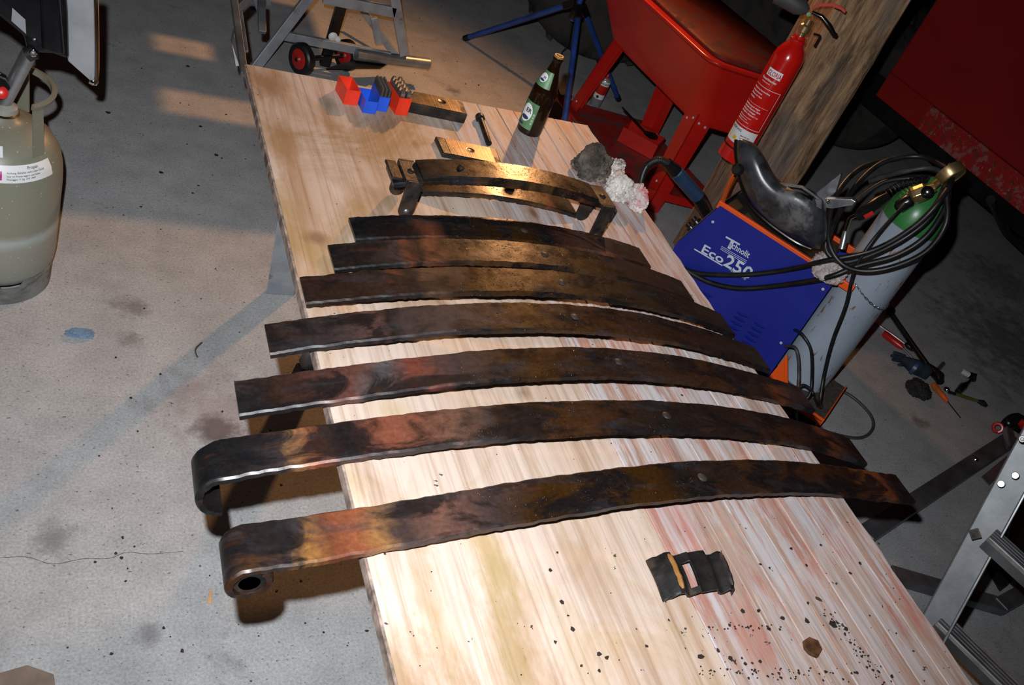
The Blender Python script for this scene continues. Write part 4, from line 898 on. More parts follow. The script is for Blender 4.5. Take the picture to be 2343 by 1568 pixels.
# ================================================================ POST AND EXTINGUISHER
pc_ = PR(1760, 300, 3.80); pc_ = Vector((pc_.x, pc_.y, 0)); pcen = Vector((math.sin(math.radians(43.15))*3.80, math.cos(math.radians(43.15))*3.80, 0))
mb = MB(); th0 = math.radians(-43+28); hs = .122; nz = 60; r = random.Random(2); rings = []
prof = [(-1, -.9), (-.9, -1), (-.3, -1), (.3, -1), (.9, -1), (1, -.9), (1, -.3), (1, .3), (1, .9), (.9, 1), (.3, 1), (-.3, 1), (-.9, 1), (-1, .9), (-1, .3), (-1, -.3)]
for i in range(nz+1):
    z = 3.9*i/nz; rr = []
    for k, (a, c) in enumerate(prof):
        j = 1+.035*mn.noise(Vector((a*2, c*2, z*2.2)))+.015*mn.noise(Vector((a*5, c*5, z*14))); x, y = a*hs*j, c*hs*j
        rr.append(pcen+Vector((x*math.cos(th0)-y*math.sin(th0), x*math.sin(th0)+y*math.cos(th0), z)))
    rings.append(rr)
o = build('timber_post', MB().loft(rings), M['timber'], smooth=True, flat_ang=30, label='rough old timber post standing behind the welding machine', cat='post')
EX = PR(1757, 215, 3.42); EX = Vector((EX.x, EX.y, 0)); er = .0525
zb, zt_ = PR(1683, 355, 3.42).z, PR(1812, 95, 3.42).z
ex = thing('fire_extinguisher', EX+up*zb, 'red fire extinguisher with white lettering hanging on the timber post', 'fire extinguisher')
hh = zt_-zb
build('cylinder', MB().lathe(EX+up*zb, up, [(.045, 0), (er, .006), (er, hh-.055), (er*.93, hh-.035), (er*.72, hh-.012), (er*.52, hh), (.021, hh+.012), (.021, hh+.03)], 44), M['ext_red'], ex, smooth=True)
build('base_ring', MB().lathe(EX+up*zb, up, [(er+.004, -.012), (er+.004, .035), (er+.001, .036)], 44), M['ext_red'], ex, smooth=True)
build('base_gap', MB().lathe(EX+up*zb, up, [(er+.0045, .034), (er+.0045, .0375)], 44), M['black_plastic'], ex, smooth=True)
build('neck_ring', MB().lathe(EX+up*(zb+hh+.002), up, [(.024, 0), (.027, .004), (.027, .014), (.022, .018)], 24), M['ext_red'], ex, smooth=True)
build('valve', MB().lathe(EX+up*(zb+hh+.028), up, [(.014, 0), (.014, .012), (.019, .016), (.019, .036), (.013, .042), (.013, .06)], 14), M['brass'], ex, smooth=True)
VT = EX+up*(zb+hh+.075)
build('squeeze_lever', MB().loft([[p+Vector((0, 0, -.004)), p+n_*.012+Vector((0, 0, -.004)), p+n_*.012+Vector((0, 0, .005)), p+Vector((0, 0, .005))] for p, n_ in [(PR(u, v, 3.42), Vector((.7, .7, 0))) for u, v in ((1856, 18), (1880, 12), (1905, 12), (1925, 20), (1934, 28))]]), M['red_paint'], ex, smooth=True, label='red curved squeeze lever')
build('carry_handle', MB().tube([PR(u, v, 3.41) for u, v in ((1858, 28), (1880, 38), (1898, 60), (1908, 78), (1915, 82))], [.006, .008, .009, .008, .006], 10), M['black_gloss'], ex, smooth=True)
build('discharge_horn', MB().tube([PR(u, v, 3.40) for u, v in ((1850, 26), (1842, 22), (1828, 14), (1798, -6), (1780, -16))], [.008, .020, .030, .034, .034], 18), plain('horn_grey', (.06, .06, .06), .6), ex, smooth=True)
build('seal', MB().lathe(PR(1850, 33, 3.38), Vector(CAM)-PR(1850, 33, 3.38), [(.007, 0), (.007, .004), (0, .005)], 14), plain('seal_green', (.02, .25, .06), .4), ex, smooth=True, label='green safety seal')
build('wall_hook', MB().tube(smoothpath([PR(1862, 78, 3.45), PR(1876, 82, 3.46), PR(1872, 92, 3.47), PR(1864, 106, 3.48)], 3), .004, 8), M['black_steel'], ex, smooth=True)
az = math.atan2(-EX.y, -EX.x)
EZ = lambda v: PR(1700, v, 3.42).z
def ebend(c, z0, eps=.0009): return lambda x, y, z: EX+Vector((math.cos(c+x/er)*(er+eps+z), math.sin(c+x/er)*(er+eps+z), z0+y))
def epatch(a0, a1, z0, z1, eps=.0006, n=16):
    mb = MB()
    for i in range(n+1):
        a = a0+(a1-a0)*i/n
        for z in (z0, z1): mb.v.append(EX+Vector((math.cos(a)*(er+eps), math.sin(a)*(er+eps), z)))
    mb.f = [(i*2, (i+1)*2, (i+1)*2+1, i*2+1) for i in range(n)]; return mb
Lz = zb+.055; ctr = az-.35
zt2 = zb+hh
build('white_service_label', epatch(ctr-1.1, ctr+1.2, zb+.055, zb+.115), M['white_label'], ex, smooth=True, label='white service label')
build('sticker_dot', epatch(ctr-.35, ctr-.08, zb+.066, zb+.080, .0012, 6), plain('dot_yellow', (.8, .55, .02), .5), ex, label='yellow round mark')
build('sticker_dot', epatch(ctr+.65, ctr+.95, zb+.060, zb+.074, .0012, 6), plain('dot_orange', (.8, .16, .02), .5), ex, label='orange round mark')
lines = [('GLORIA', .026, hh-.115, 'name'), ('Feuerlöscher', .0155, hh-.140, 'word'), ('CO2  2 kg', .009, hh-.152, 'word')]
pb = epatch(ctr-.45, ctr+.62, zt2-.121, zt2-.094, .0006); build('name_plate', pb, M['white_ink'], ex, smooth=True)
build('name_lettering', text_mb('GLORIA', .024, None, (1, 0, 0), (0, 1, 0), depth=.0003, bend=ebend(ctr-.38, zt2-.117, .0012), sx=.60), M['ext_red'], ex)
for s, sz, z, cc in (('Feuerlöscher', .0115, hh-.137, -.62), ('Kohlendioxid', .0065, hh-.147, -.5), ('Vorsicht bei Verwendung', .0072, hh-.178, -.9), ('in engen Räumen', .0072, hh-.189, -.9), ('Einatmen der Gase', .0072, hh-.200, -.9), ('vermeiden', .0072, hh-.211, -.9),
                     ('Entsicherung in engen', .0080, hh-.240, -.9), ('innerhalb Räumen Gase', .0080, hh-.250, -.9), ('elektrische Anlagen', .0080, hh-.260, -.9), ('bis 1000 V Abstand 1 m', .0080, hh-.270, -.9), ('nicht der Sonne aussetzen', .0056, hh-.282, -.9), ('jährlich prüfen lassen', .0056, hh-.290, -.9), ('nach Gebrauch neu füllen', .0056, hh-.298, -.9)):
    build('instruction_text', text_mb(s, sz, None, (1, 0, 0), (0, 1, 0), depth=.0003, bold=sz > .007, bend=ebend(ctr+cc, zb+z)), M['white_ink'], ex)
for a0, a1, z0, z1 in ((ctr-.95, ctr+1.15, hh-.163, hh-.1615), (ctr-.95, ctr+1.15, hh-.312, hh-.3105), (ctr+1.13, ctr+1.165, hh-.312, hh-.162), (ctr-.95, ctr+.9, hh-.228, hh-.2272)):
    build('label_frame', epatch(a0, a1, zb+z0, zb+z1, .0009), M['white_ink'], ex, smooth=True)
for s, sz, z, cc in (('PRÜFUNG', .011, .101, -.9), ('geprüft am', .008, .088, .1), ('nächste Prüfung', .006, .078, .1)):
    build('service_text', text_mb(s, sz, None, (1, 0, 0), (0, 1, 0), depth=.0003, bend=ebend(ctr+cc, zb+z, .001)), M['ink'], ex)

# ================================================================ PARTS WASHER
dx_, dy_ = Vector((.985, -.17, 0)), Vector((-.12, .993, 0)).normalized()
w0 = P(1483, 483, 0)                                 # right front foot
pw = thing('parts_washer', w0+dx_*.2+dy_*.35, 'red sheet-metal parts washer tub with closed lid on four legs', 'parts washer')
def wq(x, y, z): return w0+dx_*x+dy_*y+Vector((0, 0, z))
def rrect(x0, x1, y0, y1, z, r, n=6):
    pts = []
    for cx_, cy_, a0 in ((x1-r, y1-r, 0), (x0+r, y1-r, PI/2), (x0+r, y0+r, PI), (x1-r, y0+r, 3*PI/2)):
        for k in range(n+1): a = a0+PI/2*k/n; pts.append(wq(cx_+r*math.cos(a), cy_+r*math.sin(a), z))
    return pts
tub = MB(); tub.loft([rrect(.03, .35, .03, .74, .445, .06), rrect(.00, .38, .0, .77, .452, .07), rrect(-.02, .42, -.02, .80, .50, .07), rrect(-.10, .46, -.06, .95, .728, .06), rrect(-.125, .485, -.085, .975, .735, .07), rrect(-.13, .49, -.09, .98, .742, .07), rrect(-.13, .49, -.09, .98, .752, .07)])
build('tub', tub, M['red_paint'], pw, smooth=True, flat_ang=50, bevel=.006)
lid = MB(); lid.loft([rrect(-.085, .46, -.05, .95, .752, .055), rrect(-.085, .46, -.05, .95, .765, .055), rrect(-.075, .45, -.04, .94, .772, .05)]); build('lid', lid, M['washer_lid'], pw, smooth=True, flat_ang=50, bevel=.003, label='dusty dark-red lid')
for (x, y, sx_, sy_) in ((0, 0, 1, 1), (0, .72, 1, -1), (.36, 0, -1, 1), (.36, .72, -1, -1)):
    lg = MB(); t = .004; wdl = .075
    out = -.02 if y > .3 else 0
    b0, t0_ = wq(x-.01*sx_-(.10 if (x == 0 and y > .3) else 0), y+out, 0), wq(x, y, .50)
    lg.hexa([b0, b0+dx_*wdl*.78*sx_, b0+dx_*wdl*.78*sx_+dy_*t*sy_, b0+dy_*t*sy_, t0_, t0_+dx_*wdl*1.05*sx_, t0_+dx_*wdl*1.05*sx_+dy_*t*sy_, t0_+dy_*t*sy_])
    lg.hexa([b0, b0+dx_*t*sx_, b0+dx_*t*sx_+dy_*wdl*.78*sy_, b0+dy_*wdl*.78*sy_, t0_, t0_+dx_*t*sx_, t0_+dx_*t*sx_+dy_*wdl*1.05*sy_, t0_+dy_*wdl*1.05*sy_])
    lo = build('leg', lg, M['red_paint'], pw)
    if x == 0:
        for (aa, zz) in ((.018, .47), (.052, .45)):
            p = t0_+dy_*aa*sy_+Vector((0, 0, zz-.5))-dx_*.001; build('bolt', MB().lathe(p, -dx_, [(.006, 0), (.005, .004), (0, .005)], 10), M['bright_dot'], lo, smooth=True)
        p = b0.lerp(t0_, .28)+dy_*.03*sy_-dx_*.001; build('bolt', MB().lathe(p, -dx_, [(.006, 0), (.005, .004), (0, .005)], 10), M['bright_dot'], lo, smooth=True)
        if y == 0:
            for aa, zz in ((.02, .46), (.055, .45)):
                p = t0_+dx_*aa+Vector((0, 0, zz-.5))-dy_*.001; build('bolt', MB().lathe(p, -dy_, [(.006, 0), (.005, .004), (0, .005)], 10), M['bright_dot'], lo, smooth=True)
sh = MB(); sh.prism([wq(-.15, .006, .10), wq(.354, .006, .10), wq(.354, .76, .10), wq(-.15, .76, .10)], up*.004); build('shelf', sh, M['red_dirty'], pw)
sh = MB(); sh.prism([wq(.0, -.002, .068), wq(.36, -.002, .068), wq(.36, -.002, .106), wq(.0, -.002, .106)], dy_*.004); build('shelf_lip', sh, M['red_paint'], pw)
sk0 = PP(1690, 185, wq(0, -.02, 0), dy_)
st = MB(); a = PP(1683, 215, wq(0, -.076, .66), dy_); c = PP(1722, 224, wq(0, -.076, .66), dy_); a2 = PP(1693, 184, wq(0, -.076, .66), dy_)
tdir = Vector((0, -.06, .228)).normalized()
sn = -(dy_*.97+up*-.24).normalized()
def tubside(x, z):  # on the sloping right end face
    t = (z-.50)/(.228); return wq(x, -.02-.04*t, z)-dy_*.0015
xa_ = .20
sticker = [tubside(.19, .600), tubside(.32, .600), tubside(.32, .668), tubside(.19, .668)]
build('type_plate', MB().prism(sticker, -dy_*.001), M['white_label'], pw, label='white type plate')
build('type_plate_badge', MB().prism([tubside(.195, .648)-dy_*.0015, tubside(.235, .648)-dy_*.0015, tubside(.235, .664)-dy_*.0015, tubside(.195, .664)-dy_*.0015], -dy_*.0006), M['label_dark'], pw)
nface = -dy_
yd = (tubside(.2, .66)-tubside(.2, .60)).normalized()
build('type_plate_text', text_mb('TWG 80-B', .016, tubside(.240, .651)-dy_*.002, dx_, yd, .0004), M['ink'], pw)
for i, s in enumerate(('Teilewaschgerät', 'Volumen 80 Liter', '230 V  50 Hz', 'CE')):
    build('type_plate_text', text_mb(s, .010, tubside(.197, .636-.0105*i)-dy_*.002, dx_, yd, .0004, bold=False), M['ink'], pw)

# small red tray with brush, can
ct = P(1418, 338, .106); 
rt = thing('parts_tray', ct+dx_*.09+dy_*.05, 'small red tray holding a brush on the parts washer shelf', 'tray')
q0_ = P(1412, 322, .106); q1_ = P(1490, 365, .106); exv = q1_-q0_; exv.z = 0; eyv = Vector((-exv.y, exv.x, 0)).normalized()*.13
if eyv.x < 0: eyv = -eyv
hollow('t', q0_, exv, eyv, .075, .003, M['red_paint'], rt, 'tray_shell')
br_ = thing('parts_brush', P(1440, 300, .19), 'thin black-handled brush leaning in the small red tray', 'brush')
build('brush_handle', MB().tube([P(1424, 246, .30), P(1455, 280, .24), P(1476, 303, .19)], [.004, .006, .005], 8), M['black_steel'], br_, smooth=True)
build('bristles', MB().tube([P(1476, 303, .19), P(1490, 310, .17), P(1512, 318, .15)], [.008, .017, .014], 10), M['black_plastic'], br_, smooth=True)
sc_ = P(1357, 249, 0); spc = thing('spray_can', sc_, 'red, white and silver spray can standing behind the left leg of the parts washer', 'spray can')
build('can_body', MB().lathe(sc_, up, [(.027, .001), (.0285, .004), (.0285, .165), (.026, .172), (.018, .178), (.012, .180)], 28), M['can_silver'], spc, smooth=True)
def cband(z0, z1, mat, lab=None, eps=.0006):
    build('can_band', MB().lathe(sc_, up, [(.0285+eps, z0), (.0285+eps, z1)], 28), mat, spc, smooth=True, label=lab)
cband(.006, .022, M['label_blue'], 'light blue band'); cband(.095, .142, M['red_paint'], 'red band'); cband(.142, .166, M['white_label'], 'white band'); cband(.068, .094, M['white_label'])
cz = math.atan2(-sc_.y, -sc_.x)
build('can_lettering', text_mb('WÜRTH', .014, None, (1, 0, 0), (0, 1, 0), depth=.0003, bend=lambda x, y, z: sc_+Vector((math.cos(cz-.6+x/.029)*(.0298+z), math.sin(cz-.6+x/.029)*(.0298+z), .148+y))), M['ink'], spc)
build('hazard_mark', MB().lathe(sc_+Vector((math.cos(cz-.2), math.sin(cz-.2), 0))*.0292+up*.080, (math.cos(cz-.2), math.sin(cz-.2), 0), [(.008, 0), (.008, .0006)], 16), M['ink'], spc)
build('spray_cap', MB().lathe(sc_+up*.180, up, [(.009, 0), (.009, .006), (.007, .018), (.003, .022)], 16), M['handle_red'], spc, smooth=True)

# ================================================================ LAMP TRIPOD, TYRES
hub = Vector((2.32, 4.15, .45)); hb_ = P(1318, 25, .45)
tp = thing('lamp_tripod', Vector((hb_.x, hb_.y, 0)), 'blue tubular work-lamp tripod with black joint, standing beyond the beer bottle', 'tripod')
build('centre_pole', MB().tube([hb_-up*.05, hb_+up*.6, hb_+up*1.42], .014, 12), M['tripod_blue'], tp, smooth=True)
for f_ in (P(1064, 88, .01), P(1415, 228, .01), P(1286, 322, .01)):
    d = (f_-hb_); hs_ = hb_+Vector((d.x, d.y, 0)).normalized()*.045+up*.01
    o = build('leg', MB().tube([hs_, f_], .0145, 12), M['tripod_blue'], tp, smooth=True)
    e = (f_-hs_).normalized(); build('leg_cap', MB().tube([f_-e*.03, f_+e*.004], .0165, 12), M['black_plastic'], o, smooth=True)
    build('leg_joint', MB().box(hs_, (f_-hs_).normalized()*.035, Vector((0, 0, 1)).cross(e).normalized()*.016, Vector((0, 0, 1)).cross(e).cross(e).normalized()*.018), M['black_gloss'], tp, bevel=.004)
build('hub', MB().lathe(hb_-up*.04, up, [(.022, 0), (.024, .02), (.024, .07), (.018, .08)], 12), M['black_gloss'], tp, smooth=True)
build('lamp_housing', MB().box(LAMP+Vector((.02, .03, .0))+Vector((.045, .07, .02)), Vector((.06, -.04, 0)), Vector((.02, .03, 0)), up*.06), M['dark_metal'], tp, bevel=.004)
build('power_cord', MB().tube(smoothpath([hb_-Vector((0, 0, .05)), P(1300, 100, .2), P(1283, 128, .04), P(1276, 200, .01), P(1300, 240, .01), P(1330, 262, .01)], 6), .003, 6), M['black_rubber'], tp, smooth=True)
def tyre(name, c, axis, R_, wdt, label, rimr=.52):
    root = thing(name, Vector((c.x, c.y, 0)), label, 'tyre', 'big worn tyres beyond the parts washer')
    ax = Vector(axis).normalized(); h = wdt/2
    build('tyre_casing', MB().lathe(c, ax, [(R_*rimr, -h*.8), (R_*rimr*1.08, -h*.95), (R_*.75, -h*1.05), (R_*.9, -h), (R_*.985, -h*.8), (R_, -h*.5), (R_, h*.5), (R_*.985, h*.8), (R_*.9, h), (R_*.75, h*1.05), (R_*rimr*1.08, h*.95), (R_*rimr, h*.8)], 64), M['tyre'], root, smooth=True, flat_ang=60)
    a = ax.orthogonal().normalized(); b2 = ax.cross(a); nb = 40; lugs = MB()
    for k in range(nb):
        t = 2*PI*k/nb; rd = a*math.cos(t)+b2*math.sin(t); tg = -a*math.sin(t)+b2*math.cos(t); s = 1 if k % 2 else -1
        lugs.box(c+rd*(R_+.002)+ax*s*h*.45, tg*.016, (ax*h*.40+tg*.02), rd*.012)
    lugs_o = build('tread_lugs', lugs, M['tyre'], root, kind='stuff')
    build('rim', MB().lathe(c, ax, [(R_*rimr, -h*.7), (R_*rimr*.9, -h*.6), (R_*rimr*.8, -h*.2), (R_*.2, -h*.15), (R_*.16, -h*.35), (.01, -h*.35), (.01, h*.2), (R_*rimr*.8, h*.2), (R_*rimr, h*.7)], 48), M['rim'], root, smooth=True)
    return root
cw = P(1305, 160, 0)
tyre('truck_tyre', Vector((cw.x+.20, cw.y+.33, .53)), (-.52, -.85, .0), .53, .30, 'big dark tractor tyre standing behind the blue tripod')
c2 = P(1500, 330, 0)
tyre('truck_tyre', Vector((3.62, 4.72, .45)), (-.6, -.8, 0), .45, .26, 'dark tyre standing in the shade behind the parts washer tub')

# dark clutter behind the washer and the post
mc = thing('covered_machine', (4.4, 5.6, 0), 'dark machine frame in the shadows between washer and timber post', 'machine')
build('machine_block', MB().abox((3.6, 5.3, 0), (4.9, 6.1, .55)), M['dark_metal'], mc, bevel=.05)
build('machine_block', MB().abox((4.6, 4.7, 0), (5.1, 5.2, .8)), M['rim'], mc, bevel=.04)
build('machine_pipe', MB().tube(smoothpath([(3.7, 4.9, .3), (4.0, 5.0, .75), (4.3, 5.0, 1.1), (4.5, 5.0, 1.3)], 5), .03, 10), M['black_rubber'], mc, smooth=True)
build('machine_pipe', MB().tube(smoothpath([(4.9, 4.6, .2), (4.7, 4.5, .7), (4.6, 4.6, 1.2)], 5), .02, 10), M['rim'], mc, smooth=True)

# ================================================================ RED VEHICLE
V1_, V2_ = P(2003, 218, .55), P(2343, 493, .55); vd = (V2_-V1_); vd.z = 0; vd.normalize(); vn = Vector((vd.y, -vd.x, 0))
if vn.x < 0: vn = -vn
vh = thing('red_truck', V1_+vd*1.5+vn*.8-up*.55, 'dark red truck body with rust-pitted lower hem at the upper right', 'vehicle')
M['truck_red'] = mat_rusty('truck_red', (.20, .008, .007), .42, None)
M['truck_hem_lit'] = mat_rusty('truck_hem_lit', (.42, .016, .014), .5)  # redder than the panel: light on its facing is put into the colour
E_ = V1_+vd*3.2
M['truck_panel'] = plain('truck_panel', (.30, .010, .009), .45, 0, .08, 2)
hemh = .135
build('body_panel', MB().prism([V1_+up*hemh, E_+up*hemh, E_+up*1.9, V1_+up*1.9], vn*.03), M['truck_panel'], vh, bevel=.006)
build('rust_hem', MB().prism([V1_+vd*.33, E_, E_+up*(hemh-.003), V1_+vd*.33+up*(hemh-.003)], vn*.03), M['truck_hem_lit'], vh, bevel=.004, label='rust-pitted red hem')
build('lower_panel', MB().prism([V1_, V1_+vd*.329, V1_+vd*.329+up*(hemh), V1_+up*(hemh)], vn*.03), M['truck_panel'], vh, bevel=.004)
build('end_panel', MB().prism([V1_+vn*.03, V1_+vn*1.9, V1_+vn*1.9+up*1.9, V1_+vn*.03+up*1.9], vd*.03), M['truck_panel'], vh)
build('chassis_beam', MB().prism([V1_+vn*.25+up*-.16-vd*.8, E_+vn*.25+up*-.16, E_+vn*.25, V1_+vn*.25-vd*.8], vn*.10), M['black_steel'], vh)
build('floor_plate', MB().prism([V1_+vn*.04+up*.02, E_+vn*.04+up*.02, E_+vn*1.8+up*.02, V1_+vn*1.8+up*.02], up*.02), M['black_steel'], vh)
for k, t in enumerate((-.55, 2.3)):
    c = V1_+vd*t+vn*.55; c = Vector((c.x, c.y, .40)); ax = vn
    o = build('wheel', MB().lathe(c, ax, [(.20, -.12), (.34, -.13), (.39, -.10), (.40, -.05), (.40, .05), (.39, .10), (.34, .13), (.2, .12)], 48), M['tyre'], vh, smooth=True)
    build('wheel_rim', MB().lathe(c, ax, [(.20, -.10), (.17, -.06), (.06, -.03), (.05, -.08), (.0, -.08), (0, .05), (.2, .1)], 32), M['rim'], o, smooth=True)
bk = smoothpath([P(2250, 455, .50)+vn*.06, P(2262, 478, .42)+vn*.06, P(2285, 520, .30)+vn*.05, P(2310, 548, .24)+vn*.05, P(2350, 585, .22)+vn*.05], 4)
build('step_bracket', MB().tube(bk, .022, 8), M['black_steel'], vh, smooth=True)
bk = smoothpath([P(2285, 490, .42)+vn*.06, P(2300, 530, .30)+vn*.05, P(2340, 560, .28)+vn*.05], 4); build('step_bracket', MB().tube(bk, .010, 8), M['black_steel'], vh, smooth=True)

# ================================================================ TRESTLE AND HAND TROLLEY AT THE FAR END
yv = 3.92; FY = lambda u, v, dy=0: PP(u, v, (0, yv+dy, 0), (0, 1, 0))
tf = thing('steel_trestle', (1.15, yv, 0), 'pale blue-grey steel trestle with splayed legs beyond the far bench end', 'trestle')
def seg(name, a, c, wd=.042, th=.022, mat='steel_grey', par=tf, ext=0, up_=(0, 1, 0), **k): return build(name, MB().bar(a, c, wd, th, up_, ext), M[mat], par, bevel=.002, **k)
lt, lb = FY(708, -8), PP(577, 164, (0, 3.76, 0), (0, 1, 0)); dl = (lb-lt).normalized()
if lb.z > 0: lb = lb+dl*(lb.z/-dl.z)
seg('leg', lt-dl*.35, lb)
rt_, rb_ = FY(903, -5), FY(925, 126); dr = (rb_-rt_).normalized()
seg('leg', rt_-dr*.35, rb_)
seg('cross_bar', FY(638, 79, .0), FY(892, 128, .0), .038)
seg('cross_bar', FY(740, -5), FY(905, 28), .045)
seg('rear_leg', FY(588, -5, .5), FY(603, 75, .5), .035); seg('rear_leg', FY(830, 22, .45), FY(905, 128, .25), .032, mat='steel_grey')
seg('rear_leg', FY(612, -5, .6), FY(625, 45, .6), .02)
seg('rear_leg', FY(855, 40, .2), FY(866, 100, .2), .03)
for ya_, yb_ in ((3.28, 3.68), (3.79, 3.965), (4.05, 4.40)): build('shade_board', MB().abox((.60, ya_, .80), (1.62, yb_, .825)), M['plank_wood'], tf, bevel=.002)  # unseen boards added to block the halogen, gaps leave lit floor patches
for xa_, xb_, ya_, yb_ in ((.66, 1.16, 3.3, 4.38), (1.31, 1.52, 3.82, 4.38)): build('shade_batten', MB().abox((xa_, ya_, .778), (xb_, yb_, .7995)), M['plank_wood'], tf)  # also added out of view, closing parts of the gaps to the lamp
w_ = MB(); w_.lathe(FY(762, 84, -.025), (0, -1, 0), [(.020, 0), (.014, .006), (0, .008)], 12); build('weld_mark', w_, M['white_label'], tf, smooth=True, label='white burnt weld spot'); w_ = MB().lathe(FY(773, 90, -.025), (0, -1, 0), [(.014, 0), (.010, .006), (0, .008)], 12); build('weld_mark', w_, M['white_label'], tf, smooth=True)
for p in ((627, 83), (615, 93)): build('bolt', MB().lathe(FY(*p, -.02), (0, -1, 0), [(.007, 0), (.005, .006), (0, .007)], 10), M['zinc'], tf, smooth=True)
ht_ = thing('hand_trolley', P(745, 160, 0), 'black hand trolley with two red-hubbed wheels behind the far bench end', 'trolley')
yk = 3.97; KY = lambda u, v: PP(u, v, (0, yk, 0), (0, 1, 0))
a, c = KY(790, -20), KY(742, 150); build('upright', MB().bar(a, c, .045, .03, (0, 1, 0)), M['black_steel'], ht_, bevel=.003)
wc1, wc2 = PR(679, 133, 3.93), PR(790, 133, 4.12)
wc1.z = wc2.z = .083
axd = (wc2-wc1).normalized()
wc1 = P(672, 172, 0)+up*.07+Vector((.02, .02, 0)); wc2 = P(776, 162, 0)+up*.07+Vector((.02, .02, 0)); axd = (wc2-wc1).normalized()
for wc in (wc1, wc2):
    o = build('wheel', MB().lathe(wc-axd*.015, axd, [(.044, 0), (.062, -.002), (.069, .005), (.0695, .015), (.069, .03), (.062, .037), (.044, .035)], 36), M['black_rubber'], ht_, smooth=True)
    build('wheel_hub', MB().lathe(wc-axd*.0165, axd, [(.012, -.006), (.016, -.001), (.040, 0), (.046, .003), (.046, .034), (.012, .036)], 28), M['wheel_red'], o, smooth=True, label='red hub')
    build('axle_nut', MB().lathe(wc-axd*.028, axd, [(.010, 0), (.010, .01)], 8), M['chrome'], o)
build('axle', MB().tube([wc1, wc2], .010, 10), M['black_steel'], ht_, smooth=True)
build('toe_plate', MB().prism([P(745, 158, .088), P(812, 139, .088), P(905, 137, .088), P(870, 158, .088)], up*.005), M['black_steel'], ht_)
pp_ = build('steel_pipe', MB().tube([P(815, 125, .120), P(980, 146, .120)], .0255, 28), M['pipe_steel'], smooth=True, label='short grey steel pipe lying beyond the stamp boxes', cat='pipe')
# folded aluminium ladder at the far left corner of the bench
al = thing('aluminium_ladder', P(545, 130, .1), 'aluminium ladder leg with black foot at the far left bench corner', 'ladder')
def aseg(name, pts, wd=.03, th=.02, mat='aluminium', par=al): return build(name, MB().bar(pts[0], pts[1], wd, th, (0, 1, 0)), M[mat], par, bevel=.002)
aseg('rail', (PR(534, -10, 2.95), PR(559, 172, 2.62)), .020, .02)
aseg('rail', (PR(548, 25, 2.97), PR(562, 120, 2.85)), .018, .01)
aseg('cross_strut', (PR(541, 22, 2.95), PR(570, -8, 3.0)), .022, .02)
q = [PR(530, 100, 2.9), PR(536, 72, 2.9), PR(545, 115, 2.88), PR(549, 152, 2.86), PR(538, 152, 2.86)]
build('foot', MB().prism(q, (0, .03, 0)), M['zinc'], al, bevel=.002)
aseg('brace', (PR(598, 0, 3.2), PR(600, 75, 3.1)), .025, .015)

# ================================================================ LADDER AT LOWER RIGHT
ld = thing('ladder_trestle', (2.1, .9, 0), 'aluminium ladder trestle standing at the lower right beside the bench', 'ladder')
r0, r1_ = PR(2134, 1440, 2.16), PR(2380, 985, 2.34); rdv = (r1_-r0).normalized()
vwd = ((r0+r1_)/2-Vector(CAM)).normalized(); cross = rdv.cross(vwd).normalized()
if cross.x < 0: cross = -cross
ra = r0-rdv*((r0.z)/rdv.z) if rdv.z > 0 else r0
dwn = r0-rdv*min(.5, r0.z/max(.01, rdv.z)*.98)
build('rail', MB().bar(dwn, r1_+rdv*.12, .068, .026, vwd), M['aluminium'], ld, bevel=.004)
build('rail_lip', MB().bar(dwn+cross*.034-vwd*.01, r1_+rdv*.12+cross*.034-vwd*.01, .007, .045, vwd), M['zinc'], ld, bevel=.002, label='bright folded rail lip')
hd = Vector((vwd.y, -vwd.x, 0)).normalized()
if hd.x < 0: hd = -hd
hd = (hd+up*-.04).normalized()
fwdh = Vector((vwd.x, vwd.y, 0)).normalized()
for (u, v) in ((2276, 1247), (2158, 1440)):
    s = PR(u, v, 2.2 if v < 1300 else 2.15)
    rg3 = MB()
    rg3.box(s+hd*.20+fwdh*.02, hd*.22, fwdh*.028, up*.010); o = build('rung', rg3, plain('rung_top', (.36, .35, .34), .5, .4, .2, 30), ld, bevel=.003)
    for j in range(4): build('rung_ridge', MB().box(s+hd*.20+fwdh*(.0-.004+.012*j)+up*.0108, hd*.219, fwdh*.003, up*.0012), M['aluminium'], o)
    rg3 = MB(); rg3.box(s+hd*.20+fwdh*-.006-up*.014, hd*.22, fwdh*.003, up*.012); build('rung_skirt', rg3, M['aluminium'], o)
for (u, v) in ((2290, 1109), (2322, 1090), (2338, 1008)):
    c = PR(u, v, 2.26); c = c-vwd*.03
    build('rivet', MB().lathe(c, -vwd, [(.0085, 0), (.007, .003), (.004, .003), (.003, .001), (0, .001)], 14), M['chrome'], ld, smooth=True)
for (u, v) in ((2231, 1222), (2129, 1424)):
    c = PR(u, v, 2.2)-vwd*.030; s1 = rdv*.016; s2 = cross*.016
    mb = MB(); mb.loft([[c+s1, c+s2, c-s1, c-s2], [c+s1-vwd*.003, c+s2-vwd*.003, c-s1-vwd*.003, c-s2-vwd*.003], [c+s1*.7-vwd*.003, c+s2*.7-vwd*.003, c-s1*.7-vwd*.003, c-s2*.7-vwd*.003], [c+s1*.7, c+s2*.7, c-s1*.7, c-s2*.7]]); build('rung_socket', mb, M['chrome'], ld)
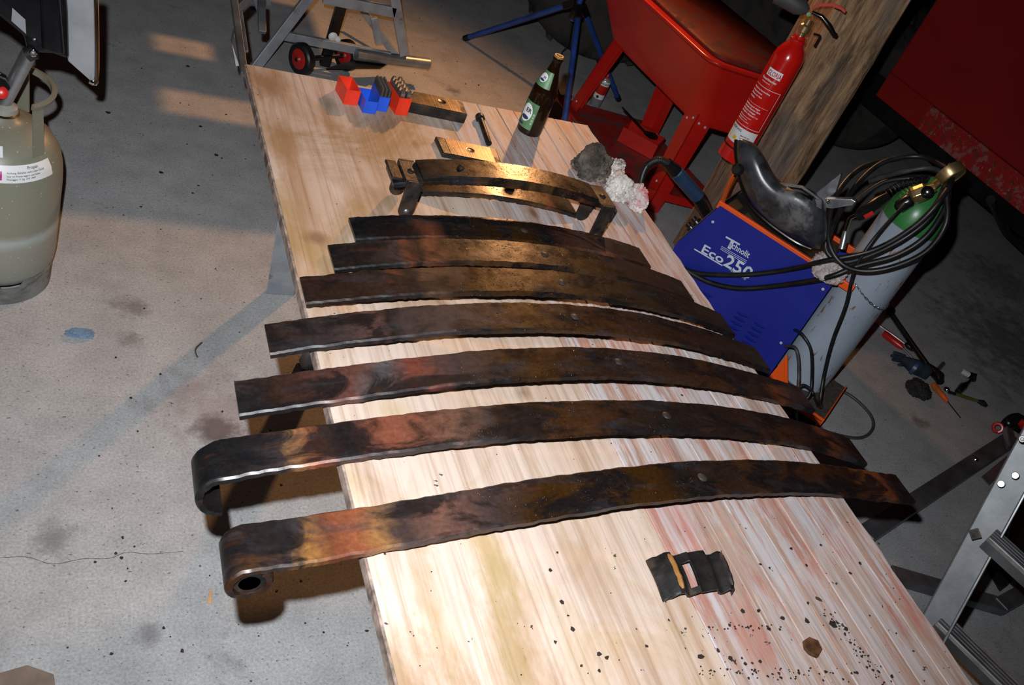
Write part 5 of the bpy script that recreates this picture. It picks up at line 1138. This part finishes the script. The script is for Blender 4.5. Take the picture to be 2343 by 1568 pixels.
# lower frame on the floor
def fbar(name, p, q, wd, z, th=.03): return build(name, MB().bar(P(*p, z), P(*q, z), wd, th), M['aluminium'], ld, bevel=.003)
o = fbar('base_bar', (1978, 1225), (2316, 1003), .062, .03); fbar('base_bar', (2040, 1315), (2290, 1388), .055, .03); fbar('base_bar', (2286, 1388), (2372, 1340), .05, .035)
for (u, v) in ((2233, 1051),): build('rivet', MB().lathe(P(u, v, .046), up, [(.011, 0), (.009, .004), (0, .006)], 14), M['chrome'], ld, smooth=True)
build('end_bracket', MB().prism([P(2292, 985, .05), P(2308, 995, .05), P(2316, 1030, .05), P(2300, 1030, .05)], up*.03), M['zinc'], ld, bevel=.004)
build('brace_plate', MB().prism([P(2245, 1092, .02), P(2302, 1045, .05), P(2310, 1062, .05), P(2262, 1112, .02)], up*.004), M['zinc'], ld)
bb = build('black_crate', MB().prism([P(2290, 1268, .03), P(2262, 1280, .03), P(2300, 1345, .03), P(2308, 1312, .03), P(2345, 1345, .03), P(2420, 1330, .03), P(2400, 1120, .03), P(2320, 1140, .03)], up*.05), M['black_plastic'], bevel=.005, label='flat black plastic part lying under the ladder trestle rungs', cat='plastic part')
bb.location.z = .0005

# ================================================================ TOOLS ON THE FLOOR AT RIGHT
def tool(name, ref, label, cat): return thing(name, P(*ref, 0), label, cat)
t = tool('breaker_bar', (2090, 790), 'long black breaker bar with ball end lying on the floor right of the gas cylinder', 'wrench')
build('handle', MB().tube([P(2040, 720, .02), P(2085, 785, .018), P(2128, 845, .018)], .013, 12), M['black_steel'], t, smooth=True)
bm_ = MB(); c = P(2038, 712, .023); bm_.lathe(c-up*.021, up, [(.004, 0), (.015, .006), (.021, .021), (.015, .036), (.004, .042)], 20); build('ball_end', bm_, M['black_gloss'], t, smooth=True)
build('ratchet_head', MB().tube([P(2124, 838, .02), P(2135, 850, .022), P(2148, 862, .022), P(2151, 874, .02)], [.014, .022, .024, .016], 12), M['black_steel'], t, smooth=True)
build('socket', MB().tube([P(2144, 848, .03), P(2158, 832, .03)], .009, 12), M['zinc'], t, smooth=True)
t = tool('ring_wrench', (2030, 760), 'polished ring wrench crossing under the black breaker bar', 'wrench')
build('shank', MB().tube([P(1990, 730, .007), P(2040, 765, .007), P(2070, 787, .007)], .0062, 8), M['chrome'], t, smooth=True)
rc = P(2083, 794, .007); build('ring', MB().tube([rc+Vector((math.cos(a)*.022, math.sin(a)*.022, 0)) for a in [2*PI*i/20 for i in range(20)]]+[rc+Vector((.022, 0, 0))], .006, 8), M['black_steel'], t, smooth=True)
t = tool('red_screwdriver', (2044, 780), 'screwdriver with shiny red handle beside the ring wrench', 'screwdriver')
build('handle', MB().tube([P(2020, 762, .016), P(2026, 766, .016), P(2055, 788, .016), P(2066, 797, .016)], [.010, .016, .016, .009], 12), M['handle_red'], t, smooth=True)
build('blade', MB().tube([P(2066, 797, .016), P(2090, 822, .006)], .004, 8), M['black_steel'], t, smooth=True)
t = tool('orange_screwdriver', (2150, 900), 'thin screwdriver with orange and amber handle, blade pointing to lower right', 'screwdriver')
build('handle', MB().tube([P(2134, 879, .014), P(2138, 884, .014), P(2155, 903, .014), P(2160, 908, .014)], [.009, .014, .012, .010], 12), M['handle_orange'], t, smooth=True)
build('ferrule', MB().tube([P(2156, 904, .014), P(2168, 919, .012)], [.011, .006], 12), M['orange_paint'], t, smooth=True)
build('blade', MB().tube([P(2168, 919, .012), P(2198, 957, .004)], .0026, 8), M['chrome'], t, smooth=True)
t = tool('socket_ratchet', (2220, 870), 'ratchet with chrome socket, farthest right of the floor tools', 'ratchet')
build('socket', MB().tube([P(2201, 849, .02), P(2218, 859, .02)], .0135, 16), M['bright_dot'], t, smooth=True)
build('head', MB().tube([P(2216, 858, .02), P(2228, 862, .02), P(2226, 868, .018)], [.015, .018, .014], 12), M['black_steel'], t, smooth=True)
build('handle', MB().tube([P(2224, 866, .016), P(2212, 878, .014), P(2203, 885, .016), P(2192, 897, .016)], [.008, .010, .018, .014], 12), M['black_plastic'], t, smooth=True)
t = tool('yellow_wrench', (2210, 915), 'slim wrench with olive yellow shaft beside the orange screwdriver', 'wrench')
build('shank', MB().tube([P(2170, 897, .008), P(2186, 902, .008)], .007, 8), M['black_steel'], t, smooth=True)
build('shaft', MB().tube([P(2185, 901, .008), P(2236, 918, .008)], .0075, 8), M['olive'], t, smooth=True)
build('jaw', MB().tube([P(2234, 917, .008), P(2248, 922, .010), P(2258, 930, .008)], [.006, .014, .007], 8), M['black_steel'], t, smooth=True)
build('ring', MB().lathe(P(2164, 895, .0), up, [(.014, .001), (.015, .008), (.012, .014), (.006, .014)], 16), M['chrome'], t, smooth=True)
# gloves
gl = thing('work_glove', P(2080, 830, 0), 'dark blue knitted work glove with spread fingers under the breaker bar', 'glove')
def blob(name, pts, rs, mat, par, n=12):
    return build(name, MB().tube(smoothpath(pts, 4), [float(np.interp(i/(4*(len(pts)-1)), np.linspace(0, 1, len(rs)), rs)) for i in range(4*(len(pts)-1)+1)], n), M[mat], par, smooth=True, flat_ang=80)
blob('palm', [P(2065, 822, .018), P(2090, 838, .022), P(2110, 848, .02), P(2125, 858, .018)], [.015, .034, .036, .030], 'glove', gl)
for (p, q, rr) in (((2070, 817), (2044, 806), .0095), ((2068, 821), (2039, 814), .0095), ((2070, 826), (2042, 823), .009), ((2076, 833), (2056, 835), .009)):
    blob('finger', [P(*p, .014), P((p[0]+q[0])/2, (p[1]+q[1])/2, .013), P(*q, .010)], [rr*1.1, rr, rr*.7], 'glove', gl)
blob('cuff', [P(2090, 840, .022), P(2097, 845, .022)], [.038, .038], 'handle_blue', gl)
g2 = thing('crumpled_glove', P(2105, 885, 0), 'black crumpled work glove left of the orange screwdriver', 'glove')
build('palm', rag('g', P(2106, 885, .03), (.055, .050, .030), None, '', 15, .001), M['glove_dark'], g2, smooth=True, flat_ang=80)
blob('thumb', [P(2118, 892, .015), P(2124, 902, .013), P(2124, 908, .010)], [.015, .013, .007], 'glove_dark', g2)
# red and black clamp at the right edge
rc_ = thing('red_black_clamp', P(2320, 985, 0), 'red and black plastic clamp with a red ring at the right edge beyond the ladder', 'clamp')
c = PR(2283, 977, 3.58); c = P(2283, 979, .03)
vw = (Vector(CAM)-c).normalized(); a_ = vw.orthogonal().normalized(); b_ = vw.cross(a_)
build('ring', MB().tube([c+(a_*math.cos(t)+b_*math.sin(t))*.017 for t in [2*PI*i/20 for i in range(21)]], .0075, 8), M['handle_red'], rc_, smooth=True)
blob('body', [P(2300, 972, .05), P(2325, 965, .06), P(2350, 985, .06)], [.02, .038, .03], 'black_plastic', rc_)
blob('jaw_cover', [P(2333, 965, .085), P(2345, 975, .085), P(2352, 992, .08)], [.014, .022, .016], 'handle_red', rc_)

# ================================================================ LITTER ON THE FLOOR
build('plastic_scrap', rag('s', P(183, 768, 0), (.035, .016, .012), None, '', 21, .001), M['litter_blue'], smooth=True, label='small pale blue scrap on the floor at the left', cat='scrap')
sv = MB(); q = [P(474, 1382, .0005), P(483, 1383, .0005), P(486, 1356, .0005), P(481, 1352, .0005), P(477, 1360, .0005)]; sv.prism(q, up*.004); build('wood_splinter', sv, M['litter_wood'], bevel=.0006, label='small orange wood splinter on the floor left of the eye', cat='wood splinter')
build('twig', MB().tube(smoothpath([P(452, 818, .004), P(447, 805, .006), P(450, 795, .01), P(462, 784, .004)], 5), .0022, 6), M['twig'], smooth=True, label='bent brown twig on the floor left of the bench', cat='twig')
cdm = MB(); cdm.prism([P(-40, 1560, .0005), P(0, 1545, .0005), P(62, 1527, .0005), P(122, 1548, .0005), P(126, 1580, .0005), P(60, 1640, .0005), P(-40, 1640, .0005)], up*.008)
build('cardboard_piece', cdm, M['card'], bevel=.001, label='brown flat piece lying on the floor at the bottom left corner', cat='cardboard')
fd = MB()
for k in range(160):
    p = P(rnd.uniform(200, 900), rnd.uniform(20, 1500), .0003) if k < 110 else P(rnd.uniform(900, 1250), rnd.uniform(0, 200), .0003)
    chip(fd, p, rnd.uniform(.0012, .005), .0012)
for (u, v, s) in ((248, 258, .010), (368, 395, .009), (495, 355, .008), (460, 290, .008), (430, 152, .010), (1095, 195, .006)): chip(fd, P(u, v, .0003), s, .002)
build('floor_grit', fd, M['flake'], label='dark grit and bark crumbs scattered on the concrete floor', cat='grit', kind='stuff')

crk = MB(); cp_ = smoothpath([P(*p, .0002) for p in ((-20, 1278), (60, 1275), (120, 1291), (190, 1279), (250, 1278), (290, 1264), (340, 1268), (420, 1262))], 5)
for a, c in zip(cp_[:-1], cp_[1:]): crk.bar(a, c, rnd.uniform(.0006, .0016), .0004)
build('floor_crack', crk, plain('crack', (.09, .085, .08), .9), bpy.data.objects['floor'], label='hairline crack in the concrete', kind='stuff')
# ================================================================ PROPANE BOTTLE WITH RADIANT HEATER
G = Vector((-.07, 2.32, 0)); gb = thing('propane_bottle', G, 'grey-green propane bottle standing on the floor at the left edge', 'gas bottle')
gp = [(.12, .045), (.135, .06), (.146, .085), (.149, .12), (.1495, .20), (.1485, .216), (.1495, .22), (.1485, .224), (.150, .23), (.1505, .33), (.148, .37), (.140, .405), (.122, .437), (.095, .46), (.06, .475), (.04, .480), (.036, .492), (.03, .495)]
build('bottle_body', MB().lathe(G, up, gp, 64), M['propane'], gb, smooth=True, flat_ang=60)
fr = MB(); n = 64; rad = .142
def footring(n=64):
    mb = MB(); 
    for i in range(n):
        a = 2*PI*i/n; slot = (i % 16) in (2, 3, 4, 5)
        zt = .052 if slot else .068
        for (r_, z) in ((rad-.012, .0005), (rad, .0005), (rad+.001, zt), (rad-.004, zt)): mb.v.append(G+Vector((math.cos(a)*r_, math.sin(a)*r_, z)))
    mb.f = [(i*4+k, ((i+1) % n)*4+k, ((i+1) % n)*4+(k+1) % 4, i*4+(k+1) % 4) for i in range(n) for k in range(4)]; return mb
build('foot_ring', footring(), plain('foot_grey', (.17, .18, .17), .55, 0, .2, 12, dirt=(.09, .07, .05), dirt_amt=.4), gb, smooth=True, flat_ang=30)
def gpatch(a0, a1, z0, z1, mat, lab=None, eps=.0012, tilt=0, nm='label', n=14):
    mb = MB(); rf = lambda z: float(np.interp(z, [p[1] for p in gp], [p[0] for p in gp]))
    for i in range(n+1):
        a = math.radians(a0+(a1-a0)*i/n)
        for k in range(7):
            z = z0+(z1-z0)*k/6+tilt*(i/n-.5); mb.v.append(G+Vector((math.cos(a)*(rf(z)+eps), math.sin(a)*(rf(z)+eps), z)))
    mb.f = [(i*7+k, (i+1)*7+k, (i+1)*7+k+1, i*7+k+1) for i in range(n) for k in range(6)]
    return build(nm, mb, mat, gb, smooth=True, label=lab)
gpatch(-98, -32, .385, .425, M['white_label'], 'white warning label', tilt=.0)
gpatch(-100, -84, .392, .413, M['label_purple'], 'magenta hazard corner', .0018, 0)
gpatch(-93, -83, .440, .458, M['white_label'], 'small round white sticker', .0018)
rf_ = lambda z: float(np.interp(z, [p[1] for p in gp], [p[0] for p in gp]))
def gbend(a0, z0, eps): return lambda x, y, z: G+Vector((math.cos(math.radians(a0)+x/.14)*(rf_(z0+y)+eps+z), math.sin(math.radians(a0)+x/.14)*(rf_(z0+y)+eps+z), z0+y))
for i, s in enumerate(('Propan', 'Achtung: Behälter steht unter Druck', 'Nur im Freien lagern und füllen', 'Flüssiggas 11 kg  UN 1965')):
    build('label_text', text_mb(s, .0062 if i else .010, None, (1, 0, 0), (0, 1, 0), depth=.0003, bold=False, bend=gbend(-80 if i else -60, .415-.0075*i, .0018)), M['ink'], gb)
build('label_text', text_mb('16', .010, None, (1, 0, 0), (0, 1, 0), depth=.0003, bend=gbend(-90, .442, .0024)), M['ink'], gb)
# collar handle: standing guard with a cut-out
hm = MB(); n = 16; Rg = .112
def hpt(a, z, r_): return G+Vector((math.cos(a)*r_, math.sin(a)*r_, z))
gd_ = M['propane']
A0, A1 = math.radians(-52), math.radians(75)
rings = []
for i in range(n+1):
    a = A0+(A1-A0)*i/n; rings.append([hpt(a, .560, Rg-.004), hpt(a, .560, Rg+.006), hpt(a, .572, Rg+.010), hpt(a, .575, Rg-.002)])
build('guard_rail', MB().loft(rings), gd_, gb, smooth=True)
for a in (A0, A0+.30, A1-.3):
    pass
for a0, a1 in ((A0, A0+.26), (A1-.26, A1)):
    rings = []
    for i in range(5):
        t = i/4; rings.append([hpt(a0+(a1-a0)*s, .440+(.563-.440)*t, Rg+(.004 if s_ else -.0)+(.012*(1-t))) for s, s_ in ((0, 0), (1, 0), (1, 1), (0, 1))])
    build('guard_post', MB().loft(rings), gd_, gb)
# valve and heater
ht2 = thing('radiant_heater', G+up*.50, 'black radiant gas heater with bright reflector plate mounted above the propane bottle', 'heater')
build('valve', MB().lathe(G+up*.494, up, [(.02, 0), (.022, .01), (.022, .03), (.014, .04), (.014, .07)], 16), M['dark_iron'], ht2, smooth=True)
vb = PR(8, 236, 2.20); vt = PR(68, 120, 2.18)
build('bent_arm', MB().tube([vb, vt], .0165, 18), M['zinc'], ht2, smooth=True)
build('arm_base', MB().lathe(vb-up*.01, up, [(.032, -.006), (.03, .004), (.018, .012)], 20), M['propane'], ht2, smooth=True)
build('pivot_bolt', MB().tube([PR(62, 125, 2.16), PR(80, 118, 2.16)], .016, 16), M['dark_iron'], ht2, smooth=True)
build('pivot_nut', MB().lathe(PR(76, 122, 2.135), Vector(CAM)-PR(76, 122, 2.135), [(.008, 0), (.006, .004), (0, .005)], 10), M['chrome'], ht2, smooth=True)
build('valve_knob', MB().lathe(PR(3, 212, 2.16), Vector(CAM)-PR(3, 212, 2.16), [(.014, -.012), (.014, .006), (.009, .010), (0, .010)], 18), M['handle_red'], ht2, smooth=True, label='red knob')
build('regulator', MB().tube([PR(-30, 175, 2.18), PR(0, 190, 2.18), PR(14, 205, 2.18)], [.025, .022, .012], 14), M['black_plastic'], ht2, smooth=True)
R1 = 2.16
def slab(name, q, r_, dep, mat, bv=.004, label=None): return build(name, MB().prism([PR(u, v, r_) for u, v in q], dep), M[mat], ht2, bevel=bv, label=label)
slab('heater_body', [(-40, -40), (150, -40), (155, 30), (158, 138), (120, 125), (62, 122), (55, 85), (0, 40), (-40, 20)], 2.16, Vector((0, .10, .0)), 'black_gloss', .008)
slab('ribbed_cover', [(90, -30), (135, -30), (148, 128), (130, 126), (95, 116)], 2.14, Vector((0, .02, 0)), 'black_gloss', .006)
slab('reflector', [(150, -40), (218, -40), (222, 60), (222, 178), (216, 190), (207, 186), (155, 140), (152, 60)], 2.19, Vector((.0, .015, 0)), 'can_silver', .003, 'bright silver reflector plate')
rr_ = [PR(u, v, 2.18) for u, v in ((218, -40), (221, 60), (221, 178), (214, 190), (205, 186))]
build('reflector_rim', MB().tube(smoothpath(rr_, 4), .0055, 8), M['chrome'], ht2, smooth=True)
slab('type_sticker', [(28, 18), (58, 45), (60, 78), (26, 48)], 2.155, Vector((0, .002, 0)), 'can_silver', 0, 'silver type sticker')
